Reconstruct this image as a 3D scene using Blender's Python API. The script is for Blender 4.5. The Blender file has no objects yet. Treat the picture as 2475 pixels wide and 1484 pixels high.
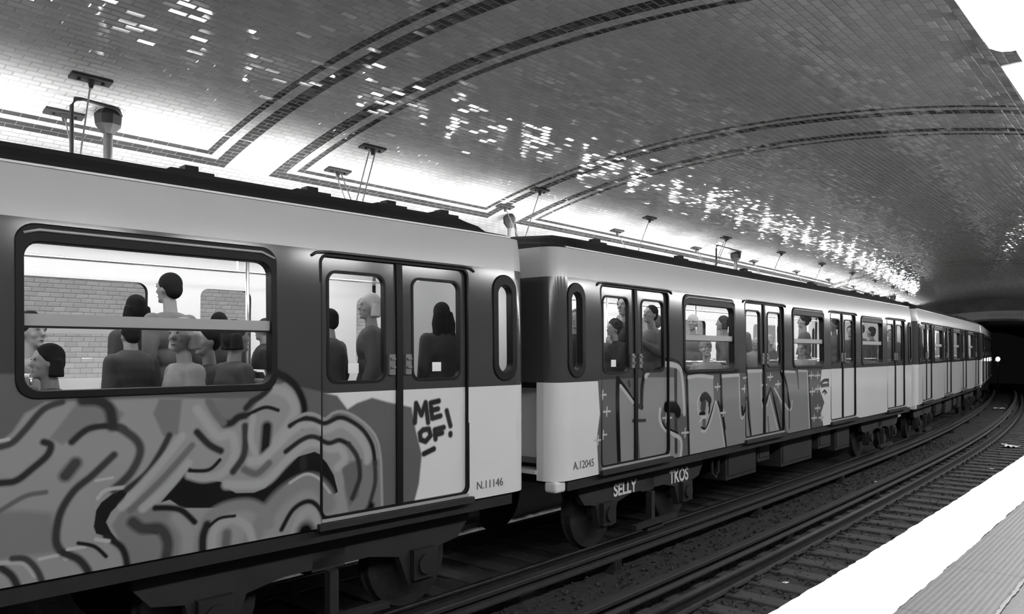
import bpy, bmesh, math, random
import numpy as np
from mathutils import Vector, Matrix, Euler
from mathutils.geometry import delaunay_2d_cdt
random.seed(7); rng = np.random.RandomState(7)
SC = bpy.context.scene; COL = SC.collection

# ------------------------------------------------------------------ camera, world, exposure
# Z = 0 is the near platform; camera stands on it and looks along +Y
CAMZ = 1.12
cam = bpy.data.objects.new('camera', bpy.data.cameras.new('camera')); COL.objects.link(cam)
cam.location = (0, 0, CAMZ); cam.rotation_euler = (math.pi/2, 0, 0)
cam.data.sensor_width = 36.0; cam.data.lens = 36*1850/2475; cam.data.shift_y = 108.6/2475
cam.data.clip_start = 0.05; cam.data.clip_end = 300
SC.camera = cam
w = bpy.data.worlds.new('world'); SC.world = w; w.use_nodes = True
w.node_tree.nodes['Background'].inputs[0].default_value = (0.02, 0.02, 0.02, 1)
w.node_tree.nodes['Background'].inputs[1].default_value = 0.15
SC.view_settings.view_transform = 'Standard'; SC.view_settings.look = 'None'
SC.view_settings.gamma = 1.0; SC.view_settings.use_curve_mapping = False
SC.view_settings.exposure = 0.0
SC.cycles.use_denoising = True
SC.cycles.sample_clamp_indirect = 6.0
LAMP_STRENGTH = 56.0        # platform tubes
CABIN_STRENGTH = 13.0       # strips on the car ceilings

# ------------------------------------------------------------------ the curved station axis
KS = np.array([-20, 0, 12, 24, 36, 60.])
KV = np.array([.011383, .006575, .001451, .005822, .002602, .004905])
S_ = np.arange(-60, 120, .02)
_k = np.interp(S_, KS, KV)
_t = np.concatenate([[0], np.cumsum((_k[1:]+_k[:-1])/2*.02)])
TH = 0.7585 - (_t-np.interp(0, S_, _t))
_x = np.concatenate([[0], np.cumsum((np.sin(TH[1:])+np.sin(TH[:-1]))/2*.02)]); X_ = _x-np.interp(0, S_, _x)
_y = np.concatenate([[0], np.cumsum((np.cos(TH[1:])+np.cos(TH[:-1]))/2*.02)]); Y_ = _y-np.interp(0, S_, _y)
def P(s, L, z=0.0):
    t = float(np.interp(s, S_, TH))
    return Vector((float(np.interp(s, S_, X_))-L*math.cos(t), float(np.interp(s, S_, Y_))+L*math.sin(t), z))
def heading(s): return float(np.interp(s, S_, TH))
def rotz_at(s): return math.pi/2-heading(s)      # local X along the track, local Y away from the near platform
LT = 4.9675                                       # lateral distance of the train side

# ------------------------------------------------------------------ materials
MATS = {}
def newmat(name):
    m = bpy.data.materials.new(name); m.use_nodes = True
    return m, m.node_tree, m.node_tree.nodes['Principled BSDF']
def N(nt, typ, **kw):
    n = nt.nodes.new(typ)
    for k, v in kw.items():
        if k.startswith('i_'): n.inputs[int(k[2:])].default_value = v
        else: setattr(n, k, v)
    return n
def math_(nt, op, a, b=None, c=None):
    n = nt.nodes.new('ShaderNodeMath'); n.operation = op
    for i, v in enumerate((a, b, c)):
        if v is None: continue
        if hasattr(v, 'links'): nt.links.new(v, n.inputs[i])
        else: n.inputs[i].default_value = v
    return n.outputs[0]
def grey(v): return (v, v, v, 1)
def plain(name, v, rough=.5, metal=0., noise=0., scale=8., coat=0., bump=0.):
    if name in MATS: return MATS[name]
    m, nt, b = newmat(name)
    b.inputs['Base Color'].default_value = grey(v); b.inputs['Roughness'].default_value = rough
    b.inputs['Metallic'].default_value = metal; b.inputs['Coat Weight'].default_value = coat
    b.inputs['Coat Roughness'].default_value = .08
    if noise or bump:
        tc = N(nt, 'ShaderNodeTexCoord'); nz = N(nt, 'ShaderNodeTexNoise'); nz.inputs['Scale'].default_value = scale
        nz.inputs['Detail'].default_value = 6
        nt.links.new(tc.outputs['Object'], nz.inputs['Vector'])
        if noise:
            r = N(nt, 'ShaderNodeMapRange'); nt.links.new(nz.outputs['Fac'], r.inputs[0])
            r.inputs[1].default_value = .25; r.inputs[2].default_value = .75
            r.inputs[3].default_value = v*(1-noise); r.inputs[4].default_value = v*(1+noise)
            nt.links.new(r.outputs[0], b.inputs['Base Color'])
        if bump:
            bp = N(nt, 'ShaderNodeBump'); bp.inputs['Distance'].default_value = bump; bp.inputs['Strength'].default_value = 1
            nt.links.new(nz.outputs['Fac'], bp.inputs['Height']); nt.links.new(bp.outputs[0], b.inputs['Normal'])
    MATS[name] = m; return m
def emit(name, strength, v=1.0):
    m, nt, b = newmat(name)
    b.inputs['Base Color'].default_value = grey(.8)
    b.inputs['Emission Color'].default_value = grey(v); b.inputs['Emission Strength'].default_value = strength
    MATS[name] = m; return m
def glass(name, tint=.92, refl=1.0):
    m = bpy.data.materials.new(name); m.use_nodes = True; nt = m.node_tree; nt.nodes.clear()
    out = N(nt, 'ShaderNodeOutputMaterial'); tr = N(nt, 'ShaderNodeBsdfTransparent'); gl = N(nt, 'ShaderNodeBsdfGlossy')
    tr.inputs[0].default_value = grey(tint); gl.inputs['Roughness'].default_value = .03
    fr = N(nt, 'ShaderNodeFresnel'); fr.inputs[0].default_value = 1.25
    mx = N(nt, 'ShaderNodeMixShader')
    f = math_(nt, 'MULTIPLY', fr.outputs[0], refl)
    nt.links.new(f, mx.inputs[0]); nt.links.new(tr.outputs[0], mx.inputs[1]); nt.links.new(gl.outputs[0], mx.inputs[2])
    nt.links.new(mx.outputs[0], out.inputs[0]); MATS[name] = m; return m

def tile_mat(name, v, grout, rough=.065, tilt=.022, bevel=.5):
    """bevelled metro tile: UV in metres, running bond, every tile a hair out of plane"""
    m, nt, b = newmat(name); L = nt.links.new; b.inputs['Specular IOR Level'].default_value = .22
    uv = N(nt, 'ShaderNodeUVMap'); sep = N(nt, 'ShaderNodeSeparateXYZ'); L(uv.outputs[0], sep.inputs[0])
    TW, TH_ = .152, .0765
    vr = math_(nt, 'DIVIDE', sep.outputs[1], TH_); row = math_(nt, 'FLOOR', vr); fv = math_(nt, 'SUBTRACT', vr, row)
    odd = math_(nt, 'MODULO', math_(nt, 'ABSOLUTE', row), 2.0)
    ur = math_(nt, 'ADD', math_(nt, 'DIVIDE', sep.outputs[0], TW), math_(nt, 'MULTIPLY', odd, .5))
    col = math_(nt, 'FLOOR', ur); fu = math_(nt, 'SUBTRACT', ur, col)
    cb = N(nt, 'ShaderNodeCombineXYZ'); L(col, cb.inputs[0]); L(row, cb.inputs[1])
    wn = N(nt, 'ShaderNodeTexWhiteNoise', noise_dimensions='2D'); L(cb.outputs[0], wn.inputs[0])
    sc = N(nt, 'ShaderNodeSeparateColor'); L(wn.outputs['Color'], sc.inputs[0])
    cu = math_(nt, 'MULTIPLY', math_(nt, 'SUBTRACT', fu, .5), TW); cv = math_(nt, 'MULTIPLY', math_(nt, 'SUBTRACT', fv, .5), TH_)
    # distance to the tile's edge in metres
    du = math_(nt, 'SUBTRACT', TW/2, math_(nt, 'ABSOLUTE', cu)); dv = math_(nt, 'SUBTRACT', TH_/2, math_(nt, 'ABSOLUTE', cv))
    d = math_(nt, 'MINIMUM', du, dv)
    bev = math_(nt, 'MULTIPLY', math_(nt, 'MINIMUM', d, .011), bevel)
    t1 = math_(nt, 'MULTIPLY', math_(nt, 'MULTIPLY', math_(nt, 'SUBTRACT', sc.outputs[0], .5), tilt), cu)
    t2 = math_(nt, 'MULTIPLY', math_(nt, 'MULTIPLY', math_(nt, 'SUBTRACT', sc.outputs[1], .5), tilt*4.2), cv)
    h = math_(nt, 'ADD', bev, math_(nt, 'ADD', t1, t2))
    bp = N(nt, 'ShaderNodeBump'); bp.inputs['Strength'].default_value = 1; bp.inputs['Distance'].default_value = 1
    L(h, bp.inputs['Height']); L(bp.outputs[0], b.inputs['Normal'])
    g = math_(nt, 'LESS_THAN', d, .0013)
    mr = N(nt, 'ShaderNodeMapRange'); L(sc.outputs[2], mr.inputs[0]); mr.inputs[3].default_value = v*.9; mr.inputs[4].default_value = v*1.05
    mx = N(nt, 'ShaderNodeMix', data_type='FLOAT'); L(g, mx.inputs[0]); L(mr.outputs[0], mx.inputs[2]); mx.inputs[3].default_value = grout
    L(mx.outputs[0], b.inputs['Base Color'])
    mx2 = N(nt, 'ShaderNodeMix', data_type='FLOAT'); L(g, mx2.inputs[0]); mx2.inputs[2].default_value = rough; mx2.inputs[3].default_value = .8
    L(mx2.outputs[0], b.inputs['Roughness'])
    MATS[name] = m; return m

M_tile = tile_mat('white_tile', .29, .12)
M_dark = tile_mat('dark_tile', .03, .22)
M_light = plain('light_paint', .70, .13, noise=.04, scale=1.2)
M_band = plain('window_band_paint', .05, .15, noise=.05, scale=1.5)
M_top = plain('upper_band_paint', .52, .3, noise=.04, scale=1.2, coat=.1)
M_roof = plain('roof_paint', .006, .8)
M_rubber = plain('black_rubber', .006, .5); M_rubber.node_tree.nodes['Principled BSDF'].inputs['Specular IOR Level'].default_value = .2
M_blacks = plain('black_underframe', .012, .6, noise=.3, scale=5)
M_under = plain('dusty_underframe', .014, .75, noise=.35, scale=4)
M_inner = plain('cabin_panel', .75, .4)
M_floorc = plain('cabin_floor', .12, .6)
M_seat = plain('seat_vinyl', .09, .5)
M_chrome = plain('chrome', .75, .18, metal=1.)
M_alu = plain('aluminium', .45, .35, metal=.3)
M_steel = plain('rail_steel', .075, .4, metal=.85, noise=.3, scale=20)
M_rust = plain('rusty_steel', .013, .7, noise=.4, scale=15)
M_dkmetal = plain('dark_iron', .008, .8)
M_rod = plain('grey_rod', .14, .45)
M_white = plain('white_paint', .85, .6, noise=.03, scale=5)
M_conc = plain('dark_concrete', .07, .85, noise=.35, scale=1.5)
M_sleeper = plain('sleeper_wood', .03, .7, noise=.4, scale=14)
M_ballast = plain('ballast_stone', .014, .85, noise=.6, scale=30, bump=.02)
M_stone = plain('loose_stone', .018, .8, noise=.5, scale=40)
M_paper = plain('paper', .7, .8)
M_asph = plain('platform_asphalt', .10, .55, noise=.35, scale=60)
M_glass = glass('window_glass')
M_lamp = emit('lamp_diffuser', LAMP_STRENGTH); M_lampf = emit('lamp_diffuser_bright', LAMP_STRENGTH*2.2)
M_cab = emit('cabin_light', CABIN_STRENGTH)

# ------------------------------------------------------------------ mesh helpers
class MB:
    def __init__(s): s.v = []; s.f = []; s.m = []; s.uv = None
    def add(s, vs, fs, mat=0):
        o = len(s.v); s.v += [tuple(p) for p in vs]; s.f += [tuple(i+o for i in f) for f in fs]; s.m += [mat]*len(fs)
    def box(s, a, b, mat=0, xf=None):
        x0, y0, z0 = a; x1, y1, z1 = b
        vs = [(x0,y0,z0),(x1,y0,z0),(x1,y1,z0),(x0,y1,z0),(x0,y0,z1),(x1,y0,z1),(x1,y1,z1),(x0,y1,z1)]
        if xf: vs = [xf(*p) for p in vs]
        s.add(vs, [(0,3,2,1),(4,5,6,7),(0,1,5,4),(1,2,6,5),(2,3,7,6),(3,0,4,7)], mat)
    def tube(s, pts, r, n=8, mat=0, caps=True):
        pts = [Vector(p) for p in pts]; rs = r if isinstance(r, (list, tuple)) else [r]*len(pts)
        rings = []; up = Vector((0, 0, 1))
        for i, p in enumerate(pts):
            d = (pts[min(i+1, len(pts)-1)]-pts[max(i-1, 0)]).normalized()
            a = up if abs(d.dot(up)) < .9 else Vector((1, 0, 0))
            e1 = d.cross(a).normalized(); e2 = d.cross(e1).normalized()
            rings.append([p+(e1*math.cos(2*math.pi*k/n)+e2*math.sin(2*math.pi*k/n))*rs[i] for k in range(n)])
        vs = [q for r_ in rings for q in r_]; fs = []
        for i in range(len(pts)-1):
            for k in range(n):
                a0 = i*n+k; a1 = i*n+(k+1) % n; fs.append((a0, a1, a1+n, a0+n))
        if caps: fs += [tuple(range(n))[::-1], tuple(range((len(pts)-1)*n, len(pts)*n))]
        s.add(vs, fs, mat)
    def ell(s, c, r, rot=None, nu=14, nv=9, mat=0):
        vs = []; fs = []
        R = rot.to_matrix() if rot else Matrix.Identity(3)
        for j in range(nv+1):
            ph = math.pi*j/nv
            for i in range(nu):
                th = 2*math.pi*i/nu
                p = Vector((r[0]*math.sin(ph)*math.cos(th), r[1]*math.sin(ph)*math.sin(th), r[2]*math.cos(ph)))
                vs.append(Vector(c)+R@p)
        for j in range(nv):
            for i in range(nu):
                fs.append((j*nu+i, (j+1)*nu+i, (j+1)*nu+(i+1) % nu, j*nu+(i+1) % nu))
        s.add(vs, fs, mat)
    def build(s, name, mats, parent=None, smooth=False, loc=None, uvs=None):
        me = bpy.data.meshes.new(name); me.from_pydata(s.v, [], s.f)
        if not isinstance(mats, (list, tuple)): mats = [mats]
        for m in mats: me.materials.append(m)
        me.polygons.foreach_set('material_index', s.m)
        if smooth: me.polygons.foreach_set('use_smooth', [True]*len(s.f))
        if uvs is not None:
            l = me.uv_layers.new(name='UVMap'); idx = np.zeros(len(me.loops), dtype=np.int64); me.loops.foreach_get('vertex_index', idx)
            l.data.foreach_set('uv', np.array(uvs, dtype=np.float32)[idx].ravel())
        me.update()
        o = bpy.data.objects.new(name, me); COL.objects.link(o)
        if parent: o.parent = parent
        if loc: o.location = loc
        return o
def tag(o, label=None, cat=None, group=None, kind=None):
    if label: o['label'] = label
    if cat: o['category'] = cat
    if group: o['group'] = group
    if kind: o['kind'] = kind
    return o
def empty(name, loc, rz=0, label=None, cat=None, group=None):
    o = bpy.data.objects.new(name, None); COL.objects.link(o); o.empty_display_size = .2
    o.location = loc; o.rotation_euler = (0, 0, rz); tag(o, label, cat, group); return o
def bevel(o, wd=.006, seg=2):
    m = o.modifiers.new('bevel', 'BEVEL'); m.width = wd; m.segments = seg; m.limit_method = 'ANGLE'; return o
def copy_tree(o, parent=None):
    c = o.copy(); COL.objects.link(c)
    if parent: c.parent = parent
    for ch in [x for x in KIDS.get(o.name, [])]:
        n = copy_tree(ch, c)
    KIDS[c.name] = [x for x in bpy.data.objects if x.parent == c]
    return c
KIDS = {}
def index_kids(o):
    ks = [x for x in bpy.data.objects if x.parent == o]; KIDS[o.name] = ks
    for k in ks: index_kids(k)
def rrect(u0, z0, u1, z1, r, n=5):
    pts = []
    for cx, cz, a0 in ((u1-r, z1-r, 0), (u0+r, z1-r, 90), (u0+r, z0+r, 180), (u1-r, z0+r, 270)):
        for k in range(n+1):
            a = math.radians(a0+90*k/n); pts.append((cx+r*math.cos(a), cz+r*math.sin(a)))
    return pts
def in_rrect(u, z, q):
    u0, z0, u1, z1, r = q
    if not (u0 < u < u1 and z0 < z < z1): return False
    cx = min(max(u, u0+r), u1-r); cz = min(max(z, z0+r), z1-r)
    return (u-cx)**2+(z-cz)**2 <= (r*1.001)**2+1e-9
def cdt_sheet(u0, z0, u1, z1, holes, zl, outline=None):
    """triangulated rectangle with rounded rectangular holes, cut along the given heights"""
    V = []; Ed = []
    def loop(pts):
        o = len(V); V.extend(Vector(p) for p in pts); Ed.extend((o+i, o+(i+1) % len(pts)) for i in range(len(pts)))
    loop(outline or [(u0, z0), (u1, z0), (u1, z1), (u0, z1)])
    for h in holes: loop(rrect(*h[:5]))
    for z in zl:
        if z0 < z < z1:
            o = len(V); V.append(Vector((u0, z))); V.append(Vector((u1, z))); Ed.append((o, o+1))
    vo, eo, fo, *_ = delaunay_2d_cdt(V, Ed, [], 0, 1e-6)
    F = []
    for f in fo:
        cu = sum(vo[i][0] for i in f)/len(f); cz = sum(vo[i][1] for i in f)/len(f)
        if not (u0 < cu < u1 and z0 < cz < z1): continue
        if outline and not in_rrect(cu, cz, outline_q): continue
        if any(in_rrect(cu, cz, h) for h in holes): continue
        F.append(tuple(f))
    return [(p[0], p[1]) for p in vo], F
def sweep(profile, s0, s1, ds, closed=True, mats=0):
    """profile of (L, z) carried along the station axis"""
    mb = MB(); ss = list(np.arange(s0, s1+1e-6, ds)); n = len(profile)
    for s in ss:
        for (L, z) in profile: mb.v.append(tuple(P(s, L, z)))
    for i in range(len(ss)-1):
        for k in range(n if closed else n-1):
            a = i*n+k; b = i*n+(k+1) % n
            mb.f.append((a, b, b+n, a+n)); mb.m.append(0)
    if closed:
        mb.f.append(tuple(range(n))[::-1]); mb.m.append(0); o = (len(ss)-1)*n; mb.f.append(tuple(range(o, o+n))); mb.m.append(0)
    return mb
def flip(o):
    bm = bmesh.new(); bm.from_mesh(o.data); bmesh.ops.recalc_face_normals(bm, faces=bm.faces); bm.to_mesh(o.data); bm.free(); return o

# ================================================================== SETTING
VL, VA, VB, VZ = 4.6, 7.07, 3.21, .64
def vault(t):      # t: signed arc parameter (angle), 0 at the crown, positive towards the far wall
    return VL+VA*math.sin(t), VZ+VB*math.cos(t)
# arc length table
_tt = np.linspace(-1.62, 1.62, 1301); _L = VL+VA*np.sin(_tt); _Z = VZ+VB*np.cos(_tt)
_arc = np.concatenate([[0], np.cumsum(np.hypot(np.diff(_L), np.diff(_Z)))]); _arc -= np.interp(0, _tt, _arc)
def vault_arc(a): t = float(np.interp(a, _arc, _tt)); return vault(t)
tB = math.asin((8.56-VL)/VA); aB = float(np.interp(tB, _tt, _arc))      # lower edge of the dark frame
R = .0765
aB = math.ceil(aB/R)*R
SCAL = 1-.0076*8.5     # metres at the far vault per metre of axis
panels = [(-12.8, 4.42), (5.02, 9.08), (9.75, 26.9), (27.6, 44.5)]
# across the vault the frame lines run: thick two courses, light one and a bit, thin one course
sb = set(); ab = set()
TK, GP, TN = .16, .11, .085
for a, b in panels:
    for q in (a, a+TK, a+TK+GP, a+TK+GP+TN, b, b-TK, b-TK-GP, b-TK-GP-TN): sb.add(round(q, 4))
for sg in (1, -1):
    for q in (aB, aB-2*R, aB-3*R, aB-4*R): ab.add(round(sg*q, 5))
def is_dark(s, a):
    for p0, p1 in panels:
        if not (p0 < s < p1 and abs(a) < aB): continue
        ds = min(s-p0, p1-s); da = aB-abs(a)
        # frames: thick then thin, mitred
        if ds < TK or da < 2*R: return True
        if ds < TK+GP or da < 3*R: return False
        if ds < TK+GP+TN or da < 4*R: return True
    return False
S0, S1 = -18.0, 47.0
sl = sorted(set(list(np.round(np.arange(S0, S1+.01, .5), 3))+[q for q in sb if S0 < q < S1]))
amax = float(_arc[-1]); al_ = sorted(set([round(x, 5) for x in np.linspace(-9.3, 9.3, 125)]+list(ab)))
def zlow(a):
    return None
def build_vault(name, a0, a1, kind='structure'):
    mb = MB(); al = [a for a in al_ if a0-1e-6 <= a <= a1+1e-6]
    if al[0] > a0+1e-4: al = [a0]+al
    if al[-1] < a1-1e-4: al = al+[a1]
    uv = []
    for s in sl:
        for a in al:
            L, z = vault_arc(a); mb.v.append(tuple(P(s, L, z))); 
            uv.append((s*(1-.0076*max(L, 0)) if False else s*.945, a+20*R*8))
    n = len(al)
    for i in range(len(sl)-1):
        for k in range(n-1):
            q = i*n+k; mb.f.append((q, q+1, q+1+n, q+n))
            mb.m.append(1 if is_dark((sl[i]+sl[i+1])/2, (al[k]+al[k+1])/2) else 0)
    o = mb.build(name, [M_tile, M_dark], smooth=True, uvs=uv); tag(o, kind='structure'); return o
# arc where the vault meets Z=1.3 on both sides
aw = float(np.interp(math.acos((1.3-VZ)/VB), _tt, _arc))
abot = float(np.interp(math.acos(max(-1, (0-VZ)/VB)), _tt, _arc))
build_vault('ceiling', -aw, aw)
build_vault('wall_left', aw, abot)
build_vault('wall_right', -abot, -aw)

# platforms
LN = 4.6-VA*math.sqrt(1-((0-VZ)/VB)**2); LF = 9.2-LN
RTOP = -1.18; BALZ = -1.345
o = sweep([(LN-.3, -.02), (.70, 0), (.70, -1.5), (LN-.3, -1.5)], S0, S1, .5).build('floor', M_asph); flip(o); tag(o, kind='structure')
# ribbed tactile strip
def ribbed():
    m, nt, b = newmat('ribbed_strip'); L = nt.links.new
    uv = N(nt, 'ShaderNodeUVMap'); sp = N(nt, 'ShaderNodeSeparateXYZ'); L(uv.outputs[0], sp.inputs[0])
    w_ = math_(nt, 'SINE', math_(nt, 'MULTIPLY', sp.outputs[1], 2*math.pi/.025))
    nz = N(nt, 'ShaderNodeTexNoise'); nz.inputs['Scale'].default_value = 40; L(uv.outputs[0], nz.inputs['Vector'])
    # joints between the slabs every 0.9 m
    j = math_(nt, 'FRACT', math_(nt, 'DIVIDE', sp.outputs[0], .9)); jl = math_(nt, 'LESS_THAN', j, .012)
    c = math_(nt, 'ADD', .12, math_(nt, 'MULTIPLY', w_, .009)); c = math_(nt, 'ADD', c, math_(nt, 'MULTIPLY', math_(nt, 'SUBTRACT', nz.outputs['Fac'], .5), .06))
    c = math_(nt, 'MULTIPLY', c, math_(nt, 'SUBTRACT', 1.0, math_(nt, 'MULTIPLY', jl, .5)))
    L(c, b.inputs['Base Color']); b.inputs['Roughness'].default_value = .6
    bp = N(nt, 'ShaderNodeBump'); bp.inputs['Distance'].default_value = .0005; L(w_, bp.inputs['Height']); L(bp.outputs[0], b.inputs['Normal'])
    return m
M_rib = ribbed()
def wavy_strip(name, La, Lb, z, th, mat, s0=-6, s1=S1, amp_a=.0, amp_b=.0, ds=.04):
    mb = MB(); uv = []; ss = np.arange(s0, s1, ds); na = 0; nb = 0; n = 6
    for s in ss:
        na = na*.55+rng.randn()*amp_a; nb = nb*.55+rng.randn()*amp_b
        a, b = La+na, Lb+nb
        for (L, zz) in ((a, z), (a+(b-a)*.03, z+th), (a+(b-a)*.5, z+th), (b-(b-a)*.03, z+th), (b, z), ((a+b)/2, z-.02)):
            mb.v.append(tuple(P(s, L, zz))); uv.append((s, L))
    for i in range(len(ss)-1):
        for k in range(n):
            q = i*n+k; r_ = i*n+(k+1) % n; mb.f.append((q, r_, r_+n, q+n)); mb.m.append(0)
    return mb.build(name, mat, uvs=uv)
o = sweep([(.70, -.005), (1.40, -.005), (1.40, -.10), (1.36, -.13), (1.36, -1.5), (.70, -1.5)], S0, S1, .5).build('trim_1', M_conc); flip(o); tag(o, kind='structure')
flip(tag(wavy_strip('trim_2', 1.425, 1.035, .0, .008, M_white, amp_a=.003, amp_b=.003), kind='structure'))
flip(tag(wavy_strip('trim_3', 1.035, .70, -.002, .006, M_rib, amp_b=.003), kind='structure'))
flip(tag(wavy_strip('trim_4', .705, .69, .0, .008, plain('worn_line', .28, .7), amp_a=.003, amp_b=.002), kind='structure'))
# far platform and the pit
o = sweep([(7.62, 0), (LF+.3, 0), (LF+.3, -1.5), (7.66, -1.5), (7.66, -.12), (7.62, -.10)], S0, S1, .5).build('floor_far', M_asph); flip(o); tag(o, kind='structure')
o = sweep([(1.36, BALZ-.12), (7.66, BALZ-.12), (7.66, -1.7), (1.36, -1.7)], S0, 75, .5).build('floor_track', M_conc); flip(o); tag(o, kind='structure')

# end wall with the tunnel mouth, and the tunnel behind
MA, MB_, MZ, ME = 4.5, 2.94, -.2, 2.25
def mouth(t, k=1.0):
    c, s_ = math.cos(t), math.sin(t)
    return 4.6+k*MA*math.copysign(abs(s_)**(2/ME), s_), MZ+k*MB_*math.copysign(abs(c)**(2/ME), c)
mb = MB(); NT = 60
for i in range(NT+1):
    t = -math.pi/2+math.pi*i/NT; Lm, zm = mouth(t)
    tv = -1.62+3.24*i/NT; Lv, zv = vault(tv)
    mb.v += [tuple(P(S1, Lm, max(zm, -1.6))), tuple(P(S1, Lv, zv+.05)), tuple(P(S1+.35, Lm, zm)), tuple(P(S1+.35, Lv, zv+.05))]
for i in range(NT):
    a = i*4; b = a+4
    for q in ((a, b, b+1, a+1), (a+2, a+3, b+3, b+2), (a, a+2, b+2, b)): mb.f.append(q); mb.m.append(0)
o = mb.build('wall_end', M_conc, smooth=False); tag(o, kind='structure')
mb = MB(); ss = np.arange(S1, 75, .75)
for s in ss:
    for i in range(31):
        L, z = mouth(-math.pi/2+math.pi*i/30); mb.v.append(tuple(P(s, L, z)))
    mb.v.append(tuple(P(s, 4.6+MA, -1.5))); mb.v.append(tuple(P(s, 4.6-MA, -1.5)))
n = 33
for j in range(len(ss)-1):
    for k in range(n): mb.f.append((j*n+k, j*n+(k+1) % n, (j+1)*n+(k+1) % n, (j+1)*n+k)); mb.m.append(0)
o = mb.build('wall_tunnel', M_conc); tag(o, kind='structure')

# ================================================================== TRACK BED
mb = MB(); uv = []
ss = np.arange(-3, 62, .12); Ls = np.linspace(1.36, 7.66, 54)
base = rng.randn(len(ss), len(Ls))*.010
for i, s in enumerate(ss):
    for k, L in enumerate(Ls): mb.v.append(tuple(P(s, L, BALZ+.0+base[i, k]-(.02 if 1.36 < L < 1.6 else 0))))
n = len(Ls)
for i in range(len(ss)-1):
    for k in range(n-1): q = i*n+k; mb.f.append((q, q+n, q+n+1, q+1)); mb.m.append(0)
tag(mb.build('ballast_bed', M_ballast, smooth=True), 'dark ballast bed of crushed stone between the two platforms', 'ballast', kind='stuff')
# loose stones
mb = MB()
for i in range(9000):
    s = rng.uniform(0, 1)**1.5*24+1.0; L = rng.uniform(1.5, 5.6); z = BALZ+.012+rng.uniform(-.008, .012); r = rng.uniform(.012, .03)
    c = P(s, L, z); a, b_, c_ = r*rng.uniform(.7, 1.3), r*rng.uniform(.6, 1.1), r*rng.uniform(.5, .9)
    rz = Matrix.Rotation(rng.uniform(0, 6.28), 3, 'Z')@Matrix.Rotation(rng.uniform(-.6, .6), 3, 'X')
    vs = [Vector((a, 0, 0)), Vector((-a, .2*a, 0)), Vector((0, b_, .2*c_)), Vector((0, -b_, 0)), Vector((.3*a, 0, c_)), Vector((0, .1*a, -c_))]
    vs = [c+rz@(q*rng.uniform(.8, 1.2)) for q in vs]
    mb.add(vs, [(0, 2, 4), (2, 1, 4), (1, 3, 4), (3, 0, 4), (2, 0, 5), (1, 2, 5), (3, 1, 5), (0, 3, 5)])
tag(mb.build('loose_stones', M_stone), 'loose broken stones scattered over the track ballast', 'stones', kind='stuff')
# rails
def rail_profile(L0):
    h = .14
    half = [(.0, RTOP), (.030, RTOP), (.033, RTOP-.008), (.033, RTOP-.028), (.010, RTOP-.042), (.008, RTOP-.115), (.060, RTOP-h+.008), (.062, RTOP-h)]
    return [(L0-a, z) for a, z in half]+[(L0+a, z) for a, z in half[::-1][:-1]]
RN, RN2 = 3.66, 3.66-1.435-.065
RF, RF2 = 5.42, 5.42+1.5
for L0, lab in ((RN, 'worn shiny running rail of the near track, the one further from the white platform edge'),
                (RN2, 'running rail of the near track tucked below the white platform edge'),
                (RF, 'dark running rail under the near wheels of the train'), (RF2, 'dark running rail under the far wheels of the train')):
    o = flip(sweep(rail_profile(L0), -4 if L0 > 3 else -2, 62, .4).build('running_rail', M_steel)); tag(o, lab, 'rail')
# conductor rails on insulator stools
def conductor(L0, lab, s_off):
    r = empty('conductor_rail', P(0, L0, BALZ), rotz_at(0), lab, 'conductor rail')
    inv = Matrix.Translation(P(0, L0, BALZ))@Matrix.Rotation(rotz_at(0), 4, 'Z'); inv = inv.inverted()
    zt = -1.07
    pr = [(L0-.045, zt), (L0+.045, zt), (L0+.05, zt-.01), (L0+.05, zt-.04), (L0+.012, zt-.055), (L0+.012, zt-.10), (L0+.05, zt-.12), (L0+.05, zt-.135),
          (L0-.05, zt-.135), (L0-.05, zt-.12), (L0-.012, zt-.10), (L0-.012, zt-.055), (L0-.05, zt-.04), (L0-.05, zt-.01)]
    b_ = sweep(pr, -2, 62, .4); b_.v = [tuple(inv@Vector(v)) for v in b_.v]; flip(b_.build('rail_bar', M_rust, r))
    for s in np.arange(s_off, 40, 3.9):
        q = MB(); c = P(s, L0, 0); h_ = rotz_at(s); mx = Matrix.Translation(c)@Matrix.Rotation(h_, 4, 'Z')
        f = lambda x, y, z: inv@(mx@Vector((x, y, z)))
        q.box((-.10, -.06, BALZ-.02), (.10, .06, BALZ+.03), xf=f); q.box((-.07, -.045, BALZ+.03), (.07, .045, zt-.135), xf=f)
        for dx in (-.05, 0, .05): q.box((dx-.008, -.055, BALZ+.03), (dx+.008, .055, zt-.14), xf=f)
        q.build('insulator_stool', M_rust, r)
conductor(3.94, 'raised conductor rail standing beside the shiny running rail', 1.9)
conductor(4.93, 'raised conductor rail running close to the train wheels', 3.3)
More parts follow.
